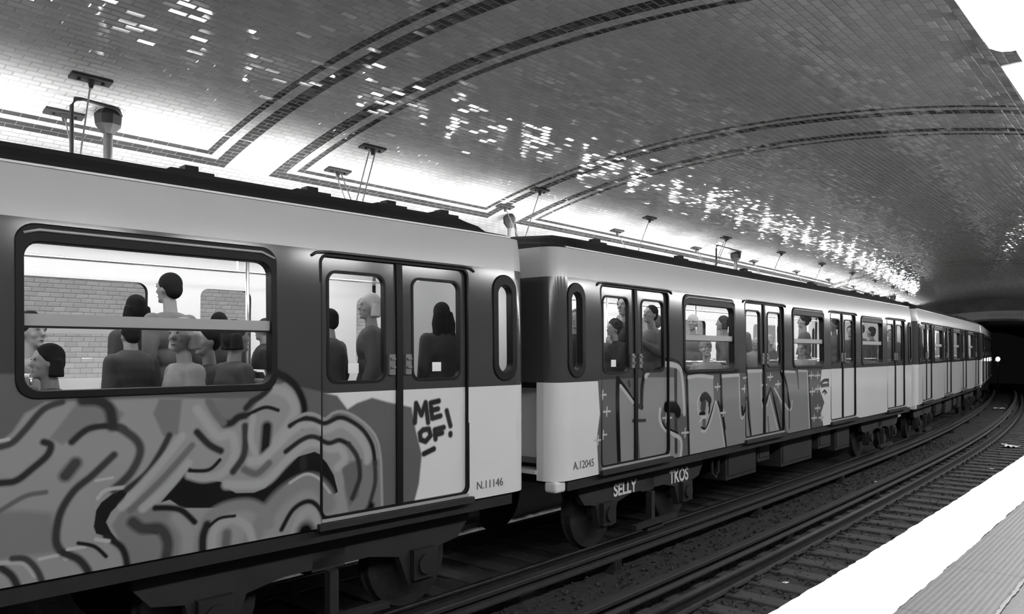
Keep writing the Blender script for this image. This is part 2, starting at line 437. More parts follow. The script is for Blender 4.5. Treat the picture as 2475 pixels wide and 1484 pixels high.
# sleepers
def sleeper(s, Lc_, hl, lab, grp):
    q = MB(); q.box((-.115, -hl, -.13), (.115, hl, 0)); return q
q = MB(); q.box((-.12, -1.1, -.12), (.12, 1.1, 0)); sl0 = None
clip = MB()
clip.box((-.05, -.035, 0), (.05, .035, .022)); clip.tube([(0, 0, .02), (0, 0, .055)], .017, 6)
cnt = 0
for trk, Lc_ in (('near', (RN+RN2)/2), ('far', (RF+RF2)/2)):
    for i in range(76 if trk == 'near' else 40):
        s = -1.0+.555*i+(.0 if trk == 'near' else .2)
        if trk == 'far' and s > 16: break
        if sl0 is None: o = q.build('sleeper', M_sleeper); bevel(o, .012, 1); sl0 = o; kids = [clip.build('rail_clip', M_rust, o, loc=(0, y_, 0)) for y_ in (.75+.09, .75-.09, -.75+.09, -.75-.09)]
        else:
            o = sl0.copy(); COL.objects.link(o)
            for kd in kids: c2_ = kd.copy(); c2_.parent = o; COL.objects.link(c2_)
        c = P(s, Lc_, RTOP-.14); o.location = c; o.rotation_euler = (0, 0, rotz_at(s)+rng.uniform(-.012, .012))
        if trk == 'near': tag(o, 'wooden sleeper lying in the ballast of the near track', 'sleeper', 'sleepers of the near track')
        else: tag(o, 'wooden sleeper in the dark ballast under the train', 'sleeper', 'sleepers under the train')
# sleeper fastenings on the near track
# litter
def litter(px_s, L, z, size, lab, seed):
    r2 = np.random.RandomState(seed); q = MB(); n = 5; pts = []
    for i in range(n):
        for k in range(n): pts.append((size*(i/(n-1)-.5)*1.6, size*(k/(n-1)-.5), r2.uniform(.004, size*.28)))
    fs = [(i*n+k, (i+1)*n+k, (i+1)*n+k+1, i*n+k+1) for i in range(n-1) for k in range(n-1)]
    q.add(pts, fs); o = q.build('paper_scrap', M_paper); c = P(px_s, L, z); o.location = c; o.rotation_euler = (0, 0, r2.uniform(0, 3))
    m = o.modifiers.new('solid', 'SOLIDIFY'); m.thickness = .002; tag(o, lab, 'litter'); return o

# ================================================================== PLATFORM LAMPS AND THEIR HANGERS
def lamp(s0, s1, L, z, lab, grp, mat=None):
    sm = (s0+s1)/2; r = empty('platform_lamp', P(sm, L, z), rotz_at(sm), lab, 'lamp', grp)
    inv = (Matrix.Translation(P(sm, L, z))@Matrix.Rotation(rotz_at(sm), 4, 'Z')).inverted()
    pr = []
    for k in range(14):
        a = 2*math.pi*k/14; pr.append((L+.125*math.cos(a), z+.055*math.sin(a)))
    q = MB(); st = [(0, .3), (.03, .8), (.08, 1.0), (.5, 1.0), (.92, 1.0), (.97, .8), (1.0, .3)]
    ln = s1-s0
    pos = [0, .03, .09, ln*.33, ln*.66, ln-.09, ln-.03, ln]; sc = [.35, .85, 1, 1, 1, 1, .85, .35]
    for p_, k_ in zip(pos, sc):
        for (a, b) in pr: q.v.append(tuple(inv@P(s0+p_, L+(a-L)*k_, z+(b-z)*k_)))
    n = 14
    for i in range(len(pos)-1):
        for k in range(n): q.f.append((i*n+k, i*n+(k+1) % n, (i+1)*n+(k+1) % n, (i+1)*n+k)); q.m.append(0)
    q.f += [tuple(range(n))[::-1], tuple(range((len(pos)-1)*n, len(pos)*n))]; q.m += [0, 0]
    flip(q.build('diffuser', mat or M_lamp, r, smooth=True))
    # unseen light shields: roof, plus far-row skirt, shaped to keep light off the crown
    q = MB(); sd = -1 if L > 4 else 1        # side of the tracks
    def sheet(pts):
        n = len(pts); o = len(q.v)
        for ds in (-.03, ln+.03):
            for (a, b) in pts: q.v.append(tuple(inv@P(s0+ds, L+sd*a, z+b)))
        q.f += [(o+k, o+(k+1) % n, o+n+(k+1) % n, o+n+k) for k in range(n)]+[tuple(o+k for k in range(n))[::-1], tuple(o+n+k for k in range(n))]; q.m += [0]*(n+2)
    if L > 4:
        sheet([(.17, .062), (.17, .070), (-.045, .070), (-.045, .062)]); sheet([(.162, .046), (.170, .046), (.170, -.03), (.162, -.03)])
    else:
        sheet([(.16, .060), (.16, .068), (-.10, .068), (-.10, .060)])
    flip(q.build('light_shield', M_alu, r))
    return r
LFAR, ZFAR = 7.80, 2.76; LNEAR, ZNEAR = .80, 2.80
for k in range(-7, 25):
    sc_ = 2.5+.8125+1.625*k
    lamp(sc_-.56, sc_+.56, LFAR, ZFAR, 'glowing strip lamp over the far platform behind the train', 'lamps over the far platform', M_lampf)
for k in range(-9, 23):
    sc_ = 5.22+.8125+1.625*k
    if k == -1: lab, grp = 'large glowing strip lamp in the upper right corner of the photo', None
    elif k == 0: lab, grp = 'glowing strip lamp cut by the right edge, just beyond the large one', None
    else: lab, grp = 'glowing strip lamp of the row hanging over the near platform', 'lamps over the near platform'
    lamp(sc_-.53, sc_+.53, LNEAR, ZNEAR, lab, grp)
# carrying rails of the lamps
for L0, z0, lab in ((LFAR, ZFAR+.065, 'slim carrying rail above the far row of lamps'), (LNEAR, ZNEAR+.065, 'slim carrying rail above the near row of lamps')):
    o = flip(sweep([(L0-.045, z0-.01), (L0+.045, z0-.01), (L0+.045, z0+.02), (L0-.045, z0+.02)], -11, 44, .5).build('lamp_rail', M_alu)); tag(o, lab, 'rail')
def vz(L): return VZ+VB*math.sqrt(1-((L-VL)/VA)**2)
def hanger(s, Lc_, zc, double, lab, grp=None):
    r = empty('lamp_hanger', P(s, Lc_, zc+.08), rotz_at(s), lab, 'hanger', grp)
    for sg in (-1, 1):
        L = Lc_+sg*.35; z = vz(L); sl_ = (vz(L+.01)-vz(L-.01))/.02
        q = MB(); f = lambda x, y, zz: Vector((x, sg*.35+y, z-zc-.08+zz+y*sl_))
        q.box((-.17, -.055, -.022), (.17, .055, .004), xf=f); q.tube([f(0, 0, -.02), f(0, 0, -.09)], [.034, .016], 8)
        for dx in (-.1, .1): q.tube([f(dx, 0, -.02), f(dx, 0, -.045)], .015, 6)
        q.build('ceiling_plate', M_dkmetal, r)
        for dx in ((-.045, .045) if double else (0,)):
            t = MB(); t.tube([f(dx, 0, -.03), Vector((dx, sg*.04, 0))], .0075, 6); t.build('rod', M_rod, r)
words = ['first', 'second', 'third', 'fourth', 'fifth', 'sixth', 'seventh', 'eighth', 'ninth', 'tenth', 'eleventh']
for k in range(-1, 12):
    s = 2.5+3.255*k
    if k < 0: lab = 'lamp hanger behind the left edge of the near car'
    else: lab = 'dark lamp hanger with thin rods above the train, %s from the left' % words[min(k, 10)]
    if k == 11: continue
    if k >= 0: hanger(s, LFAR, ZFAR, k in (1, 4, 7), lab)
for k in range(-1, 9):
    hanger(5.22+3.25*k, LNEAR, ZNEAR, False, 'dark hanger of the lamps over the near platform', 'hangers over the near platform')
# sign brackets: post, head and bent conduit
def bracket(s, L, pipe, lab, sc=1.0, lean=False):
    z = vz(L); r = empty('ceiling_bracket', P(s, L, z), rotz_at(s), lab, 'bracket')
    q = MB(); q.tube([(0, 0, -.05), (0, 0, -1.3)], .042*sc, 12); q.build('post', M_rod, r, smooth=True)
    q = MB(); q.tube([(0, 0, .02), (0, 0, -.05), (0, 0, -.14), (0, 0, -.22)], [.07*sc, .13*sc, .12*sc, .05*sc], 8); q.build('head', M_dkmetal, r)
    if pipe:
        q = MB(); x0 = -pipe
        pts = [(.06, -.05, -.10), (.09, -.08, -.04), (.06, -.10, .0), (.0, -.10, .015), (x0+.10, -.12, .03), (x0+.03, -.12, .01), (x0, -.12, -.06), (x0, -.12, -.13), (x0, -.12, -1.1)]
        q.tube(pts, .019, 8); q.build('conduit', M_dkmetal, r, smooth=True)
    if lean:
        q = MB(); q.tube([(.12, 0, -.02), (.3, 0, -1.0)], .016, 6); q.build('brace', M_dkmetal, r)
    q = MB(); q.box((-.45, -.05, -1.36), (.45, .05, -1.12)); q.build('sign_box', M_dkmetal, r)
bracket(2.84, 7.96, .36, 'stout ceiling post with octagonal head and bent conduit, nearest the left edge of the photo')
bracket(9.38, 8.38, 0, 'ceiling post with a slanting brace, above the gap between the two nearest cars', .8, True)
bracket(17.2, 7.96, 1.3, 'ceiling post with angular bent conduit above the second car')
bracket(35.18, 8.0, .5, 'tiny distant ceiling bracket above the coupling of the second and third cars', .9)

# tunnel mouth sign
mb = MB(); n = 24; sg = []
for i in range(n+1):
    m_ = -2.75+5.5*i/n
    ztop = 3.24-.028*m_**2
    t = math.asin(max(-1, min(1, (abs(m_)/MA)**(ME/2))));  zb = MZ+MB_*abs(math.cos(t))**(2/ME)+.10
    zb = min(zb, ztop-.10)
    sg.append((m_, ztop, zb))
for m_, a, b in sg:
    for d in (-.08, 0): mb.v += [tuple(P(S1+d-.01, 4.6+m_, a)), tuple(P(S1+d-.01, 4.6+m_, b))]
for i in range(n):
    q = i*4; r_ = q+4
    for f in ((q, q+1, r_+1, r_), (q, r_, r_+2, q+2), (q+1, q+3, r_+3, r_+1), (q+2, r_+2, r_+3, q+3)): mb.f.append(f); mb.m.append(0)
mb.f += [(0, 2, 3, 1), (n*4, n*4+1, n*4+3, n*4+2)]; mb.m += [0, 0]
bo = Vector(P(S1, 4.6, 2.8)); mb.v = [tuple(Vector(v)-bo) for v in mb.v]
sign = flip(mb.build('tunnel_sign', plain('sign_grey', .22, .7), loc=bo)); tag(sign, 'long grey arched sign over the dark tunnel mouth', 'sign')
def text_mesh(name, body, size, mat, parent, loc, rot, extrude=.002, sx=1.0, spacing=1.0, bold=0.):
    cu = bpy.data.curves.new(name, 'FONT'); cu.body = body; cu.size = size; cu.extrude = extrude; cu.align_x = 'LEFT'; cu.space_character = spacing
    cu.offset = bold
    o = bpy.data.objects.new(name+'_tmp', cu); COL.objects.link(o)
    bpy.context.view_layer.update()
    me = bpy.data.meshes.new_from_object(o.evaluated_get(bpy.context.evaluated_depsgraph_get()))
    bpy.data.objects.remove(o); me.materials.clear(); me.materials.append(mat)
    o = bpy.data.objects.new(name, me); COL.objects.link(o); o.parent = parent; o.location = loc; o.rotation_euler = rot; o.scale = (sx, 1, 1); return o
h_ = -heading(S1)
for wd, m_ in (('P', 2.1), ('VERSAILLES', .55)):
    tx = text_mesh('sign_lettering', wd, .24, plain('sign_dark', .13, .7), sign, (0, 0, 0), (0, 0, 0), sx=1.25)
    tx.location = P(S1-.11, 4.6+m_, 2.93)-bo; tx.rotation_euler = (math.pi/2, 0, h_)

# tunnel lamp
r = empty('tunnel_lamp', P(53.5, 4.75, BALZ), rotz_at(53.5), 'bright white lamp shining in the dark tunnel', 'lamp')
q = MB(); q.tube([(0, 0, 0), (0, 0, 1.95)], .03, 8); q.box((-.06, -.05, 1.9), (.06, .16, 2.0)); q.build('post', M_dkmetal, r)
q = MB(); q.ell((-.12, 0, 2.05), (.06, .11, .13), nu=12, nv=8); q.build('lamp_glass', emit('tunnel_light', 14), r, smooth=True)
#PART2
# ================================================================== TRAIN
FL, GAPC, PITCH, END = 14.25, .83, 3.83, 1.38
SEAMS = [END+PITCH*i for i in range(4)]; WINS = [END+PITCH*(i+.5) for i in range(3)]
WC = 2.4
def dirv(deg): a = math.radians(deg); return Vector((math.sin(a), math.cos(a), 0))
H = [44.2, 40.46, 36.9, 33.4]
A2 = Vector((.593, 8.012, 0))
A1 = A2-dirv((H[0]+H[1])/2)*GAPC-dirv(H[0])*FL
A3 = A2+dirv(H[1])*FL+dirv((H[1]+H[2])/2)*GAPC
A4 = A3+dirv(H[2])*FL+dirv((H[2]+H[3])/2)*GAPC
ORI = [A1, A2, A3, A4]
def car_pt(k, u, v, z=0.0):
    d = dirv(H[k]); n = Vector((-d.y, d.x, 0)); return ORI[k]+d*u+n*v+Vector((0, 0, z))
def on_side(k, px, py, v=0.0):
    """where the sight line through a photo pixel meets the car's side plane: (u, z)"""
    d = dirv(H[k]); n = Vector((-d.y, d.x, 0)); a = ORI[k]+n*v; rx = (px-1237.5)/1850.0
    # a + u d = t (rx, 1)
    u = (rx*a.y-a.x)/(d.x-rx*d.y); t = a.y+u*d.y
    return u, CAMZ+(850.6-py)/1850.0*t
def vs(z): return (.027*(z-1.1)**2 if z > 1.1 else 0.0)+(.25*(z-1.906)**2 if z > 1.906 else 0.0)
ZL = [-.23, .2, .5, .80, 1.0, 1.2, 1.3, 1.4, 1.5, 1.6, 1.7, 1.8, 1.906, 1.98, 2.06, 2.14, 2.22]
ZB, ZBELT, ZSTR, ZT = -.23, .80, 1.906, 2.22
Q_WIN = [(c-.765, .855, c+.765, 1.865, .09) for c in WINS]
Q_DOOR = [(c-.765, -.165, c+.765, 1.872, .07) for c in SEAMS]
Q_PILL = [(.0, .86, .29, 1.84, .14), (FL-.29, .86, FL, 1.84, .14)]
Q_DW = [(c+o-.265, .885, c+o+.265, 1.745, .075) for c in SEAMS for o in (-.415, .415)]
Q_GL = [(c-.735, .89, c+.735, 1.745, .09) for c in WINS]
Q_PG = [(.055, .93, .235, 1.75, .088), (FL-.235, .93, FL-.055, 1.75, .088)]
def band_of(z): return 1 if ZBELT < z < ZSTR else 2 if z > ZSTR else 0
def side_sheet(mb, holes, off, side, u0=0., u1=FL, z0=ZB, z1=ZT, banded=True, mat=0, zl=ZL):
    vo, F = cdt_sheet(u0, z0, u1, z1, holes, zl)
    vv = [(u, (vs(z)+off) if side == 0 else WC-vs(z)-off, z) for u, z in vo]
    o = len(mb.v); mb.v += vv
    for f in F:
        zc = sum(vo[i][1] for i in f)/3
        f2 = f if side == 0 else f[::-1]
        mb.f.append(tuple(i+o for i in f2)); mb.m.append(band_of(zc) if banded else mat)
def ring(mb, qo, qi, va, vb, side=0, mat=0, n=6):
    """frame between two rounded rectangles, from depth va to vb"""
    a = rrect(*qo, n=n); b = rrect(*qi, n=n); m = len(a)
    fy = (lambda z, off: vs(z)+off) if side == 0 else (lambda z, off: WC-vs(z)-off)
    o = len(mb.v)
    for pts, off in ((a, va), (b, va), (b, vb), (a, vb)): mb.v += [(u, fy(z, off), z) for u, z in pts]
    for i in range(m):
        j = (i+1) % m
        for r0, r1 in ((0, 1), (1, 2), (2, 3), (3, 0)):
            mb.f.append((o+r0*m+i, o+r0*m+j, o+r1*m+j, o+r1*m+i)); mb.m.append(mat)
def pane_mb(q, off, side=0, th=.004):
    mb = MB(); pts = rrect(*q, n=5); m = len(pts)
    fy = (lambda z, o: vs(z)+o) if side == 0 else (lambda z, o: WC-vs(z)-o)
    # clean strips over height so the pane follows the tumblehome
    u0, z0, u1, z1, r = q
    zs = sorted(set([round(p[1], 5) for p in pts]+[z0+(z1-z0)*i/5 for i in range(6)]))
    rows = []
    for z in zs:
        ins = 0
        if z < z0+r: ins = r-math.sqrt(max(0, r*r-(z0+r-z)**2))
        if z > z1-r: ins = r-math.sqrt(max(0, r*r-(z-z1+r)**2))
        rows.append((u0+ins, u1-ins, z))
    for a, b, z in rows: mb.v += [(a, fy(z, off), z), (b, fy(z, off), z)]
    for i in range(len(rows)-1): mb.f.append((2*i, 2*i+1, 2*i+3, 2*i+2)); mb.m.append(0)
    return mb

# ---- spray paint, rasterised onto the side panels of the first two cars
class Canvas:
    def __init__(s, k, u0, u1, z0, z1, res=.004):
        s.k = k; s.u0, s.u1, s.z0, s.z1, s.res = u0, u1, z0, z1, res
        s.W = int((u1-u0)/res); s.H = int((z1-z0)/res)
        s.c = np.zeros((s.H, s.W)); s.a = np.zeros((s.H, s.W))
        s.U = u0+(np.arange(s.W)+.5)*res; s.Z = z0+(np.arange(s.H)+.5)*res
    def m(s, p): return on_side(s.k, p[0], p[1])
    def win(s, pts, pad):
        us = [p[0] for p in pts]; zs = [p[1] for p in pts]
        i0 = max(0, int((min(us)-pad-s.u0)/s.res)); i1 = min(s.W, int((max(us)+pad-s.u0)/s.res)+1)
        j0 = max(0, int((min(zs)-pad-s.z0)/s.res)); j1 = min(s.H, int((max(zs)+pad-s.z0)/s.res)+1)
        return i0, i1, j0, j1
    def put(s, w, al, v):
        i0, i1, j0, j1 = w; c = s.c[j0:j1, i0:i1]; a = s.a[j0:j1, i0:i1]
        na = al+a*(1-al); c[:] = np.where(na > 1e-6, (v*al+c*a*(1-al))/np.maximum(na, 1e-6), c); a[:] = na
    def stroke(s, v, wpx, pts, soft=.3, smooth=True):
        if v < .11: v *= .5
        mp = [s.m(p) for p in pts]
        mid = pts[len(pts)//2]; u_, z1 = s.m(mid); _, z2 = s.m((mid[0], mid[1]+1)); w = abs(z1-z2)*wpx/2*1.08
        if smooth and len(mp) > 2:      # Catmull-Rom
            q = [mp[0]]+mp+[mp[-1]]; out = []
            for i in range(1, len(q)-2):
                for t in np.linspace(0, 1, 7)[:-1]:
                    out.append(tuple(.5*((2*q[i][d])+(-q[i-1][d]+q[i+1][d])*t+(2*q[i-1][d]-5*q[i][d]+4*q[i+1][d]-q[i+2][d])*t*t+(-q[i-1][d]+3*q[i][d]-3*q[i+1][d]+q[i+2][d])*t**3) for d in (0, 1)))
            mp = out+[mp[-1]]
        sf = max(w*soft, s.res*.7); W = s.win(mp, w+sf); i0, i1, j0, j1 = W
        if i1 <= i0 or j1 <= j0: return
        UU, ZZ = np.meshgrid(s.U[i0:i1], s.Z[j0:j1]); D = np.full(UU.shape, 1e9)
        for (a, b), (c, d) in zip(mp[:-1], mp[1:]):
            dx, dz = c-a, d-b; l2 = dx*dx+dz*dz+1e-12; t = np.clip(((UU-a)*dx+(ZZ-b)*dz)/l2, 0, 1)
            D = np.minimum(D, np.hypot(UU-a-t*dx, ZZ-b-t*dz))
        s.put(W, np.clip((w+sf/2-D)/sf, 0, 1), v)
    def poly(s, v, pts, soft=.006):
        mp = [s.m(p) for p in pts]; W = s.win(mp, soft*2); i0, i1, j0, j1 = W
        if i1 <= i0 or j1 <= j0: return
        UU, ZZ = np.meshgrid(s.U[i0:i1], s.Z[j0:j1]); ins = np.zeros(UU.shape, bool); D = np.full(UU.shape, 1e9)
        for (a, b), (c, d) in zip(mp, mp[1:]+mp[:1]):
            cond = ((b > ZZ) != (d > ZZ)); xs = (c-a)*(ZZ-b)/((d-b) if abs(d-b) > 1e-9 else 1e-9)+a
            ins ^= cond & (UU < xs)
            dx, dz = c-a, d-b; l2 = dx*dx+dz*dz+1e-12; t = np.clip(((UU-a)*dx+(ZZ-b)*dz)/l2, 0, 1)
            D = np.minimum(D, np.hypot(UU-a-t*dx, ZZ-b-t*dz))
        sd = np.where(ins, D, -D); s.put(W, np.clip(sd/soft+.5, 0, 1), v)
    def image(s, name):
        im = bpy.data.images.new(name, s.W, s.H, alpha=True, float_buffer=True); im.colorspace_settings.name = 'Non-Color'; im.alpha_mode = 'CHANNEL_PACKED'
        px = np.stack([s.c, s.c, s.c, s.a], -1).astype(np.float32); im.pixels.foreach_set(px.ravel()); im.pack(); return im
LG, MG, DG, BK, WH = .27, .185, .10, .015, .40
def T5(x, y): return (700+x/3.373, 900+y/3.373)
c1 = Canvas(0, FL-6.3, FL-.55, -.25, 1.0)
def S(v, wpx, pts, soft=.85, smooth=True): c1.stroke(v, wpx*1.22, pts, soft, smooth)
G = c1.poly
G(.115, [(-900, 1700), (-900, 900), (60, 905), (640, 905), (700, 930), (820, 957), (845, 990), (868, 975), (905, 962), (940, 972), (1000, 985), (1010, 1040), (1025, 1100), (1018, 1170), (1000, 1240), (900, 1300)], .02)
G(LG, [(-900, 1700), (-900, 900), (-60, 1120), (30, 1045), (60, 1000), (110, 972), (270, 966), (400, 962), (540, 965), (600, 1000), (640, 950), (660, 935), (690, 925), (715, 945), (730, 985), (760, 1008), (790, 1018), (830, 1002), (862, 1012), (893, 1036), (913, 1066), (922, 1107), (924, 1152), (927, 1240), (780, 1330), (400, 1500)], .02)
G(MG, [(-400, 1250), (60, 1235), (125, 1240), (140, 1335), (60, 1345), (-400, 1420)], .04)
G(MG, [(190, 970), (260, 970), (300, 1000), (280, 1030), (240, 1020), (150, 1075), (120, 1060)], .02)
G(MG*.9, [(385, 965), (440, 965), (430, 1050), (395, 1055), (370, 1000)], .02)
G(MG*.9, [(500, 965), (600, 962), (600, 1000), (560, 1015), (535, 1030)], .02)
G(MG, [(850, 1115), (925, 1110), (927, 1240), (850, 1250), (835, 1180)], .02)
G(.13, [(830, 1130), (880, 1110), (872, 1200), (850, 1225)], .02)
# black heart of the piece
G(.012, [(760, 1092), (720, 1104), (689, 1127), (665, 1155), (640, 1180), (614, 1191), (570, 1192), (545, 1178), (535, 1165), (500, 1160), (470, 1140), (457, 1128), (430, 1165), (388, 1215), (410, 1208), (440, 1228), (520, 1228), (575, 1220), (610, 1222), (648, 1228), (670, 1195), (700, 1163), (720, 1150), (760, 1147), (790, 1167), (812, 1197), (822, 1190), (812, 1150), (795, 1120), (775, 1099)])
S(.05, 15, [(733, 1112), (733, 1128)], smooth=False)
G(.015, [(315, 1175), (275, 1191), (244, 1215), (232, 1234), (226, 1274), (232, 1290), (256, 1297), (283, 1305), (268, 1286), (256, 1262), (268, 1238), (299, 1207)])
G(MG, [(300, 1225), (360, 1225), (420, 1235), (470, 1280), (480, 1320), (470, 1360), (310, 1400), (300, 1330), (270, 1270)], .02)
S(LG, 30, [(430, 1250), (455, 1290), (450, 1370)])
# left sweeps
S(.05, 13, [(-60, 1175), (0, 1168), (39, 1162), (79, 1132), (114, 1101), (122, 1077), (106, 1069)])
S(.10, 12, [(-40, 1090), (0, 1081), (30, 1070), (60, 1040), (105, 990), (150, 972)])
S(.42, 6, [(-20, 1068), (0, 1066), (20, 1062)])
S(.05, 12, [(173, 1069), (212, 1038), (260, 1030), (299, 1038)]); S(.10, 15, [(290, 1034), (330, 1065), (338, 1097), (315, 1144), (275, 1183)])
S(.08, 14, [(275, 1100), (252, 1122), (220, 1152), (180, 1185), (150, 1230), (138, 1270), (136, 1312), (152, 1340)])
S(.10, 22, [(158, 1150), (182, 1120)]); S(.12, 9, [(0, 1235), (60, 1200), (110, 1190)])
S(.40, 5, [(232, 1162), (272, 1155)]); S(.40, 7, [(236, 1205), (256, 1185), (300, 1178)])
S(.06, 20, [(200, 968), (240, 970), (265, 990), (272, 1030)])
S(.07, 12, [(409, 1053), (386, 1097), (354, 1144), (307, 1183)])
S(.14, 12, [(464, 1077), (394, 1156), (315, 1234)]); S(.34, 15, [(440, 1055), (380, 1130), (295, 1225)]); S(.34, 15, [(455, 1120), (405, 1178), (345, 1230)])
S(.34, 16, [(476, 990), (505, 1030), (527, 1055), (560, 1053), (567, 1097), (540, 1142), (495, 1156), (458, 1148)])
S(.04, 13, [(476, 1045), (505, 1075), (533, 1090)]); S(.04, 14, [(543, 1026), (560, 1022), (575, 1010), (592, 1005)])
S(.14, 14, [(504, 971), (520, 1000), (539, 1022)]); S(.08, 13, [(592, 1030), (590, 1097), (563, 1140)]); S(.03, 7, [(458, 1138), (504, 1136), (531, 1112)])
S(.34, 18, [(650, 940), (690, 950), (712, 985), (700, 1020), (670, 1062), (640, 1085)])
S(.02, 14, [(662, 900), (690, 912), (715, 935), (732, 970), (735, 1005), (728, 1030)])
S(.05, 11, [(594, 987), (610, 970), (632, 957), (653, 935), (645, 915)]); S(.03, 7, [(600, 1002), (640, 985), (672, 992)])
S(.34, 12, [(612, 1010), (606, 1060), (618, 1100)]); S(.015, 20, [(645, 1032), (640, 1092)])
S(.36, 16, [(606, 1116), (630, 1112), (669, 1077), (708, 1038), (757, 1023), (789, 1040), (825, 1026), (850, 1035), (878, 1062), (893, 1095), (893, 1115)])
S(.36, 16, [(547, 1172), (614, 1172), (649, 1160), (689, 1118), (730, 1080), (759, 1071), (798, 1085), (826, 1085), (838, 1110), (820, 1132)])
S(.13, 13, [(590, 1135), (620, 1145), (650, 1120)])
S(.03, 9, [(700, 1030), (724, 1014), (753, 1013), (789, 1024), (825, 1010), (854, 1019), (884, 1042), (905, 1078), (912, 1122)]); S(.09, 9, [(911, 1120), (912, 1167), (900, 1215)])
S(.30, 6, [(700, 1018), (735, 1002), (759, 1002), (789, 1014), (810, 1000), (833, 996), (863, 1008), (895, 1033), (916, 1063), (925, 1107), (927, 1152), (929, 1230)])
S(.035, 9, [(690, 1092), (730, 1063), (759, 1056), (798, 1072), (825, 1065), (848, 1075)]); S(.07, 10, [(848, 1075), (869, 1107), (875, 1152), (866, 1182), (857, 1205)])
S(.02, 16, [(902, 1225), (894, 1238)], smooth=False)
S(MG*1.15, 30, [(590, 1340), (640, 1250), (680, 1200), (730, 1168), (765, 1168), (792, 1195), (800, 1222)]); S(.40, 5, [(700, 1168), (740, 1146), (775, 1160), (802, 1192)])
S(.03, 9, [(680, 1280), (708, 1232), (743, 1212), (768, 1225), (780, 1262)]); S(.32, 15, [(705, 1300), (725, 1252), (745, 1235), (765, 1250), (772, 1290)]); S(.01, 34, [(738, 1285), (742, 1310)], smooth=False)
S(.22, 22, [(480, 1345), (498, 1265), (540, 1230), (600, 1220), (640, 1240), (650, 1265)]); S(.04, 15, [(490, 1345), (490, 1300), (500, 1268)])
S(.34, 16, [(512, 1335), (515, 1290), (540, 1262), (570, 1257), (600, 1277), (610, 1310)]); S(.03, 6, [(505, 1272), (530, 1253), (567, 1247)]); S(.12, 18, [(545, 1330), (548, 1290)])
S(.04, 12, [(256, 1297), (290, 1320), (303, 1345), (308, 1380)]); S(.03, 12, [(340, 1276), (378, 1283)]); S(.10, 20, [(320, 1262), (345, 1278), (386, 1278), (405, 1313), (397, 1365)])
S(.03, 11, [(375, 1228), (410, 1228), (440, 1235), (470, 1262)])
S(.06, 13, [(-40, 1355), (0, 1372), (31, 1396), (50, 1440)]); S(.38, 8, [(-10, 1362), (24, 1360), (60, 1364), (84, 1392)])
S(.10, 11, [(30, 1350), (63, 1352), (90, 1380), (108, 1425)]); S(.42, 6, [(95, 1352), (140, 1343), (160, 1352)]); S(.06, 14, [(153, 1337), (189, 1352), (212, 1380), (213, 1400)])
S(.42, 6, [(163, 1328), (205, 1322)]); S(.03, 7, [(189, 1313), (228, 1321), (256, 1345)]); S(.42, 7, [(232, 1304), (262, 1308)])
# black tag on the white door: ME OF !
for pts in ([(1008, 1022), (1011, 976), (1024, 1004), (1034, 974), (1040, 1022)], [(1066, 970), (1046, 975), (1050, 1012), (1070, 1006)], [(1048, 993), (1064, 989)],
            [(1028, 1040), (1042, 1038), (1046, 1054), (1034, 1068), (1022, 1064), (1020, 1048), (1028, 1040)], [(1078, 1034), (1056, 1040), (1058, 1062)], [(1057, 1052), (1074, 1047)],
            [(1085, 994), (1094, 1030)], [(1094, 1049), (1094, 1052)], [(1030, 1098), (1054, 1086)]):
    S(.05, 11, pts, .6, smooth=False)
im1 = c1.image('spray_paint_a')
# second car: tall block letters
def Q(x, y): return (1440+x/3.992, 860+y/3.992)
c2 = Canvas(1, .35, 8.9, -.25, 1.12)
def S2(v, w, pts, soft=.35, smooth=True): c2.stroke(v, w*1.35/3.992, [Q(*p) for p in pts], soft, smooth)
def G2(v, pts): c2.poly(v, [Q(*p) for p in pts], .012)
G2(.115, [(20, 235), (40, 560), (10, 800), (30, 1200), (900, 1020), (2200, 720), (2190, 640), (2170, 560), (2205, 450), (2160, 330), (2180, 130)])
G2(.25, [(250, 270), (370, 450), (400, 520), (470, 520), (500, 200), (560, 120), (700, 85), (800, 120), (850, 250), (870, 560), (790, 560), (740, 520), (670, 500), (650, 560), (650, 650), (700, 730), (790, 780), (835, 850), (835, 980), (265, 1100)])
G2(.11, [(665, 560), (770, 560), (775, 720), (700, 690), (665, 620)]); G2(.115, [(520, 190), (560, 140), (700, 110), (780, 130), (770, 208), (500, 210)])
G2(.11, [(265, 250), (440, 250), (460, 500), (410, 500), (390, 450)])
S2(.09, 40, [(770, 140), (775, 920)], smooth=False); S2(.11, 26, [(420, 640), (440, 980)], .8); S2(.09, 22, [(380, 630), (500, 625)], .9)  # first stroke paints in the shading along the door seam
S2(.02, 46, [(235, 225), (232, 500), (250, 1090)]); S2(.02, 32, [(245, 235), (330, 350), (405, 470)]); S2(.02, 34, [(465, 500), (468, 290), (505, 160), (590, 70), (700, 42), (790, 70), (845, 150)])
S2(.05, 30, [(400, 470), (470, 500)]); S2(.08, 24, [(340, 250), (350, 290)])
S2(.46, 34, [(505, 200), (560, 120), (650, 82), (750, 88), (815, 130), (838, 250), (848, 400), (855, 560)]); S2(.42, 24, [(262, 292), (330, 380), (385, 455)])
S2(.008, 78, [(705, 495), (765, 500), (795, 545)]); S2(.46, 28, [(642, 520), (640, 620), (680, 700), (760, 762), (815, 800), (828, 880), (815, 980)]); S2(.03, 14, [(665, 640), (700, 700), (790, 745)])
S2(.03, 30, [(875, 165), (885, 500), (900, 980)])
G2(.32, [(890, 190), (1130, 190), (1140, 420), (1165, 440), (1215, 650), (1255, 900), (910, 980)]); S2(.5, 24, [(892, 210), (1000, 193), (1130, 208)]); S2(.02, 30, [(890, 160), (1100, 150), (1375, 150)], smooth=False)
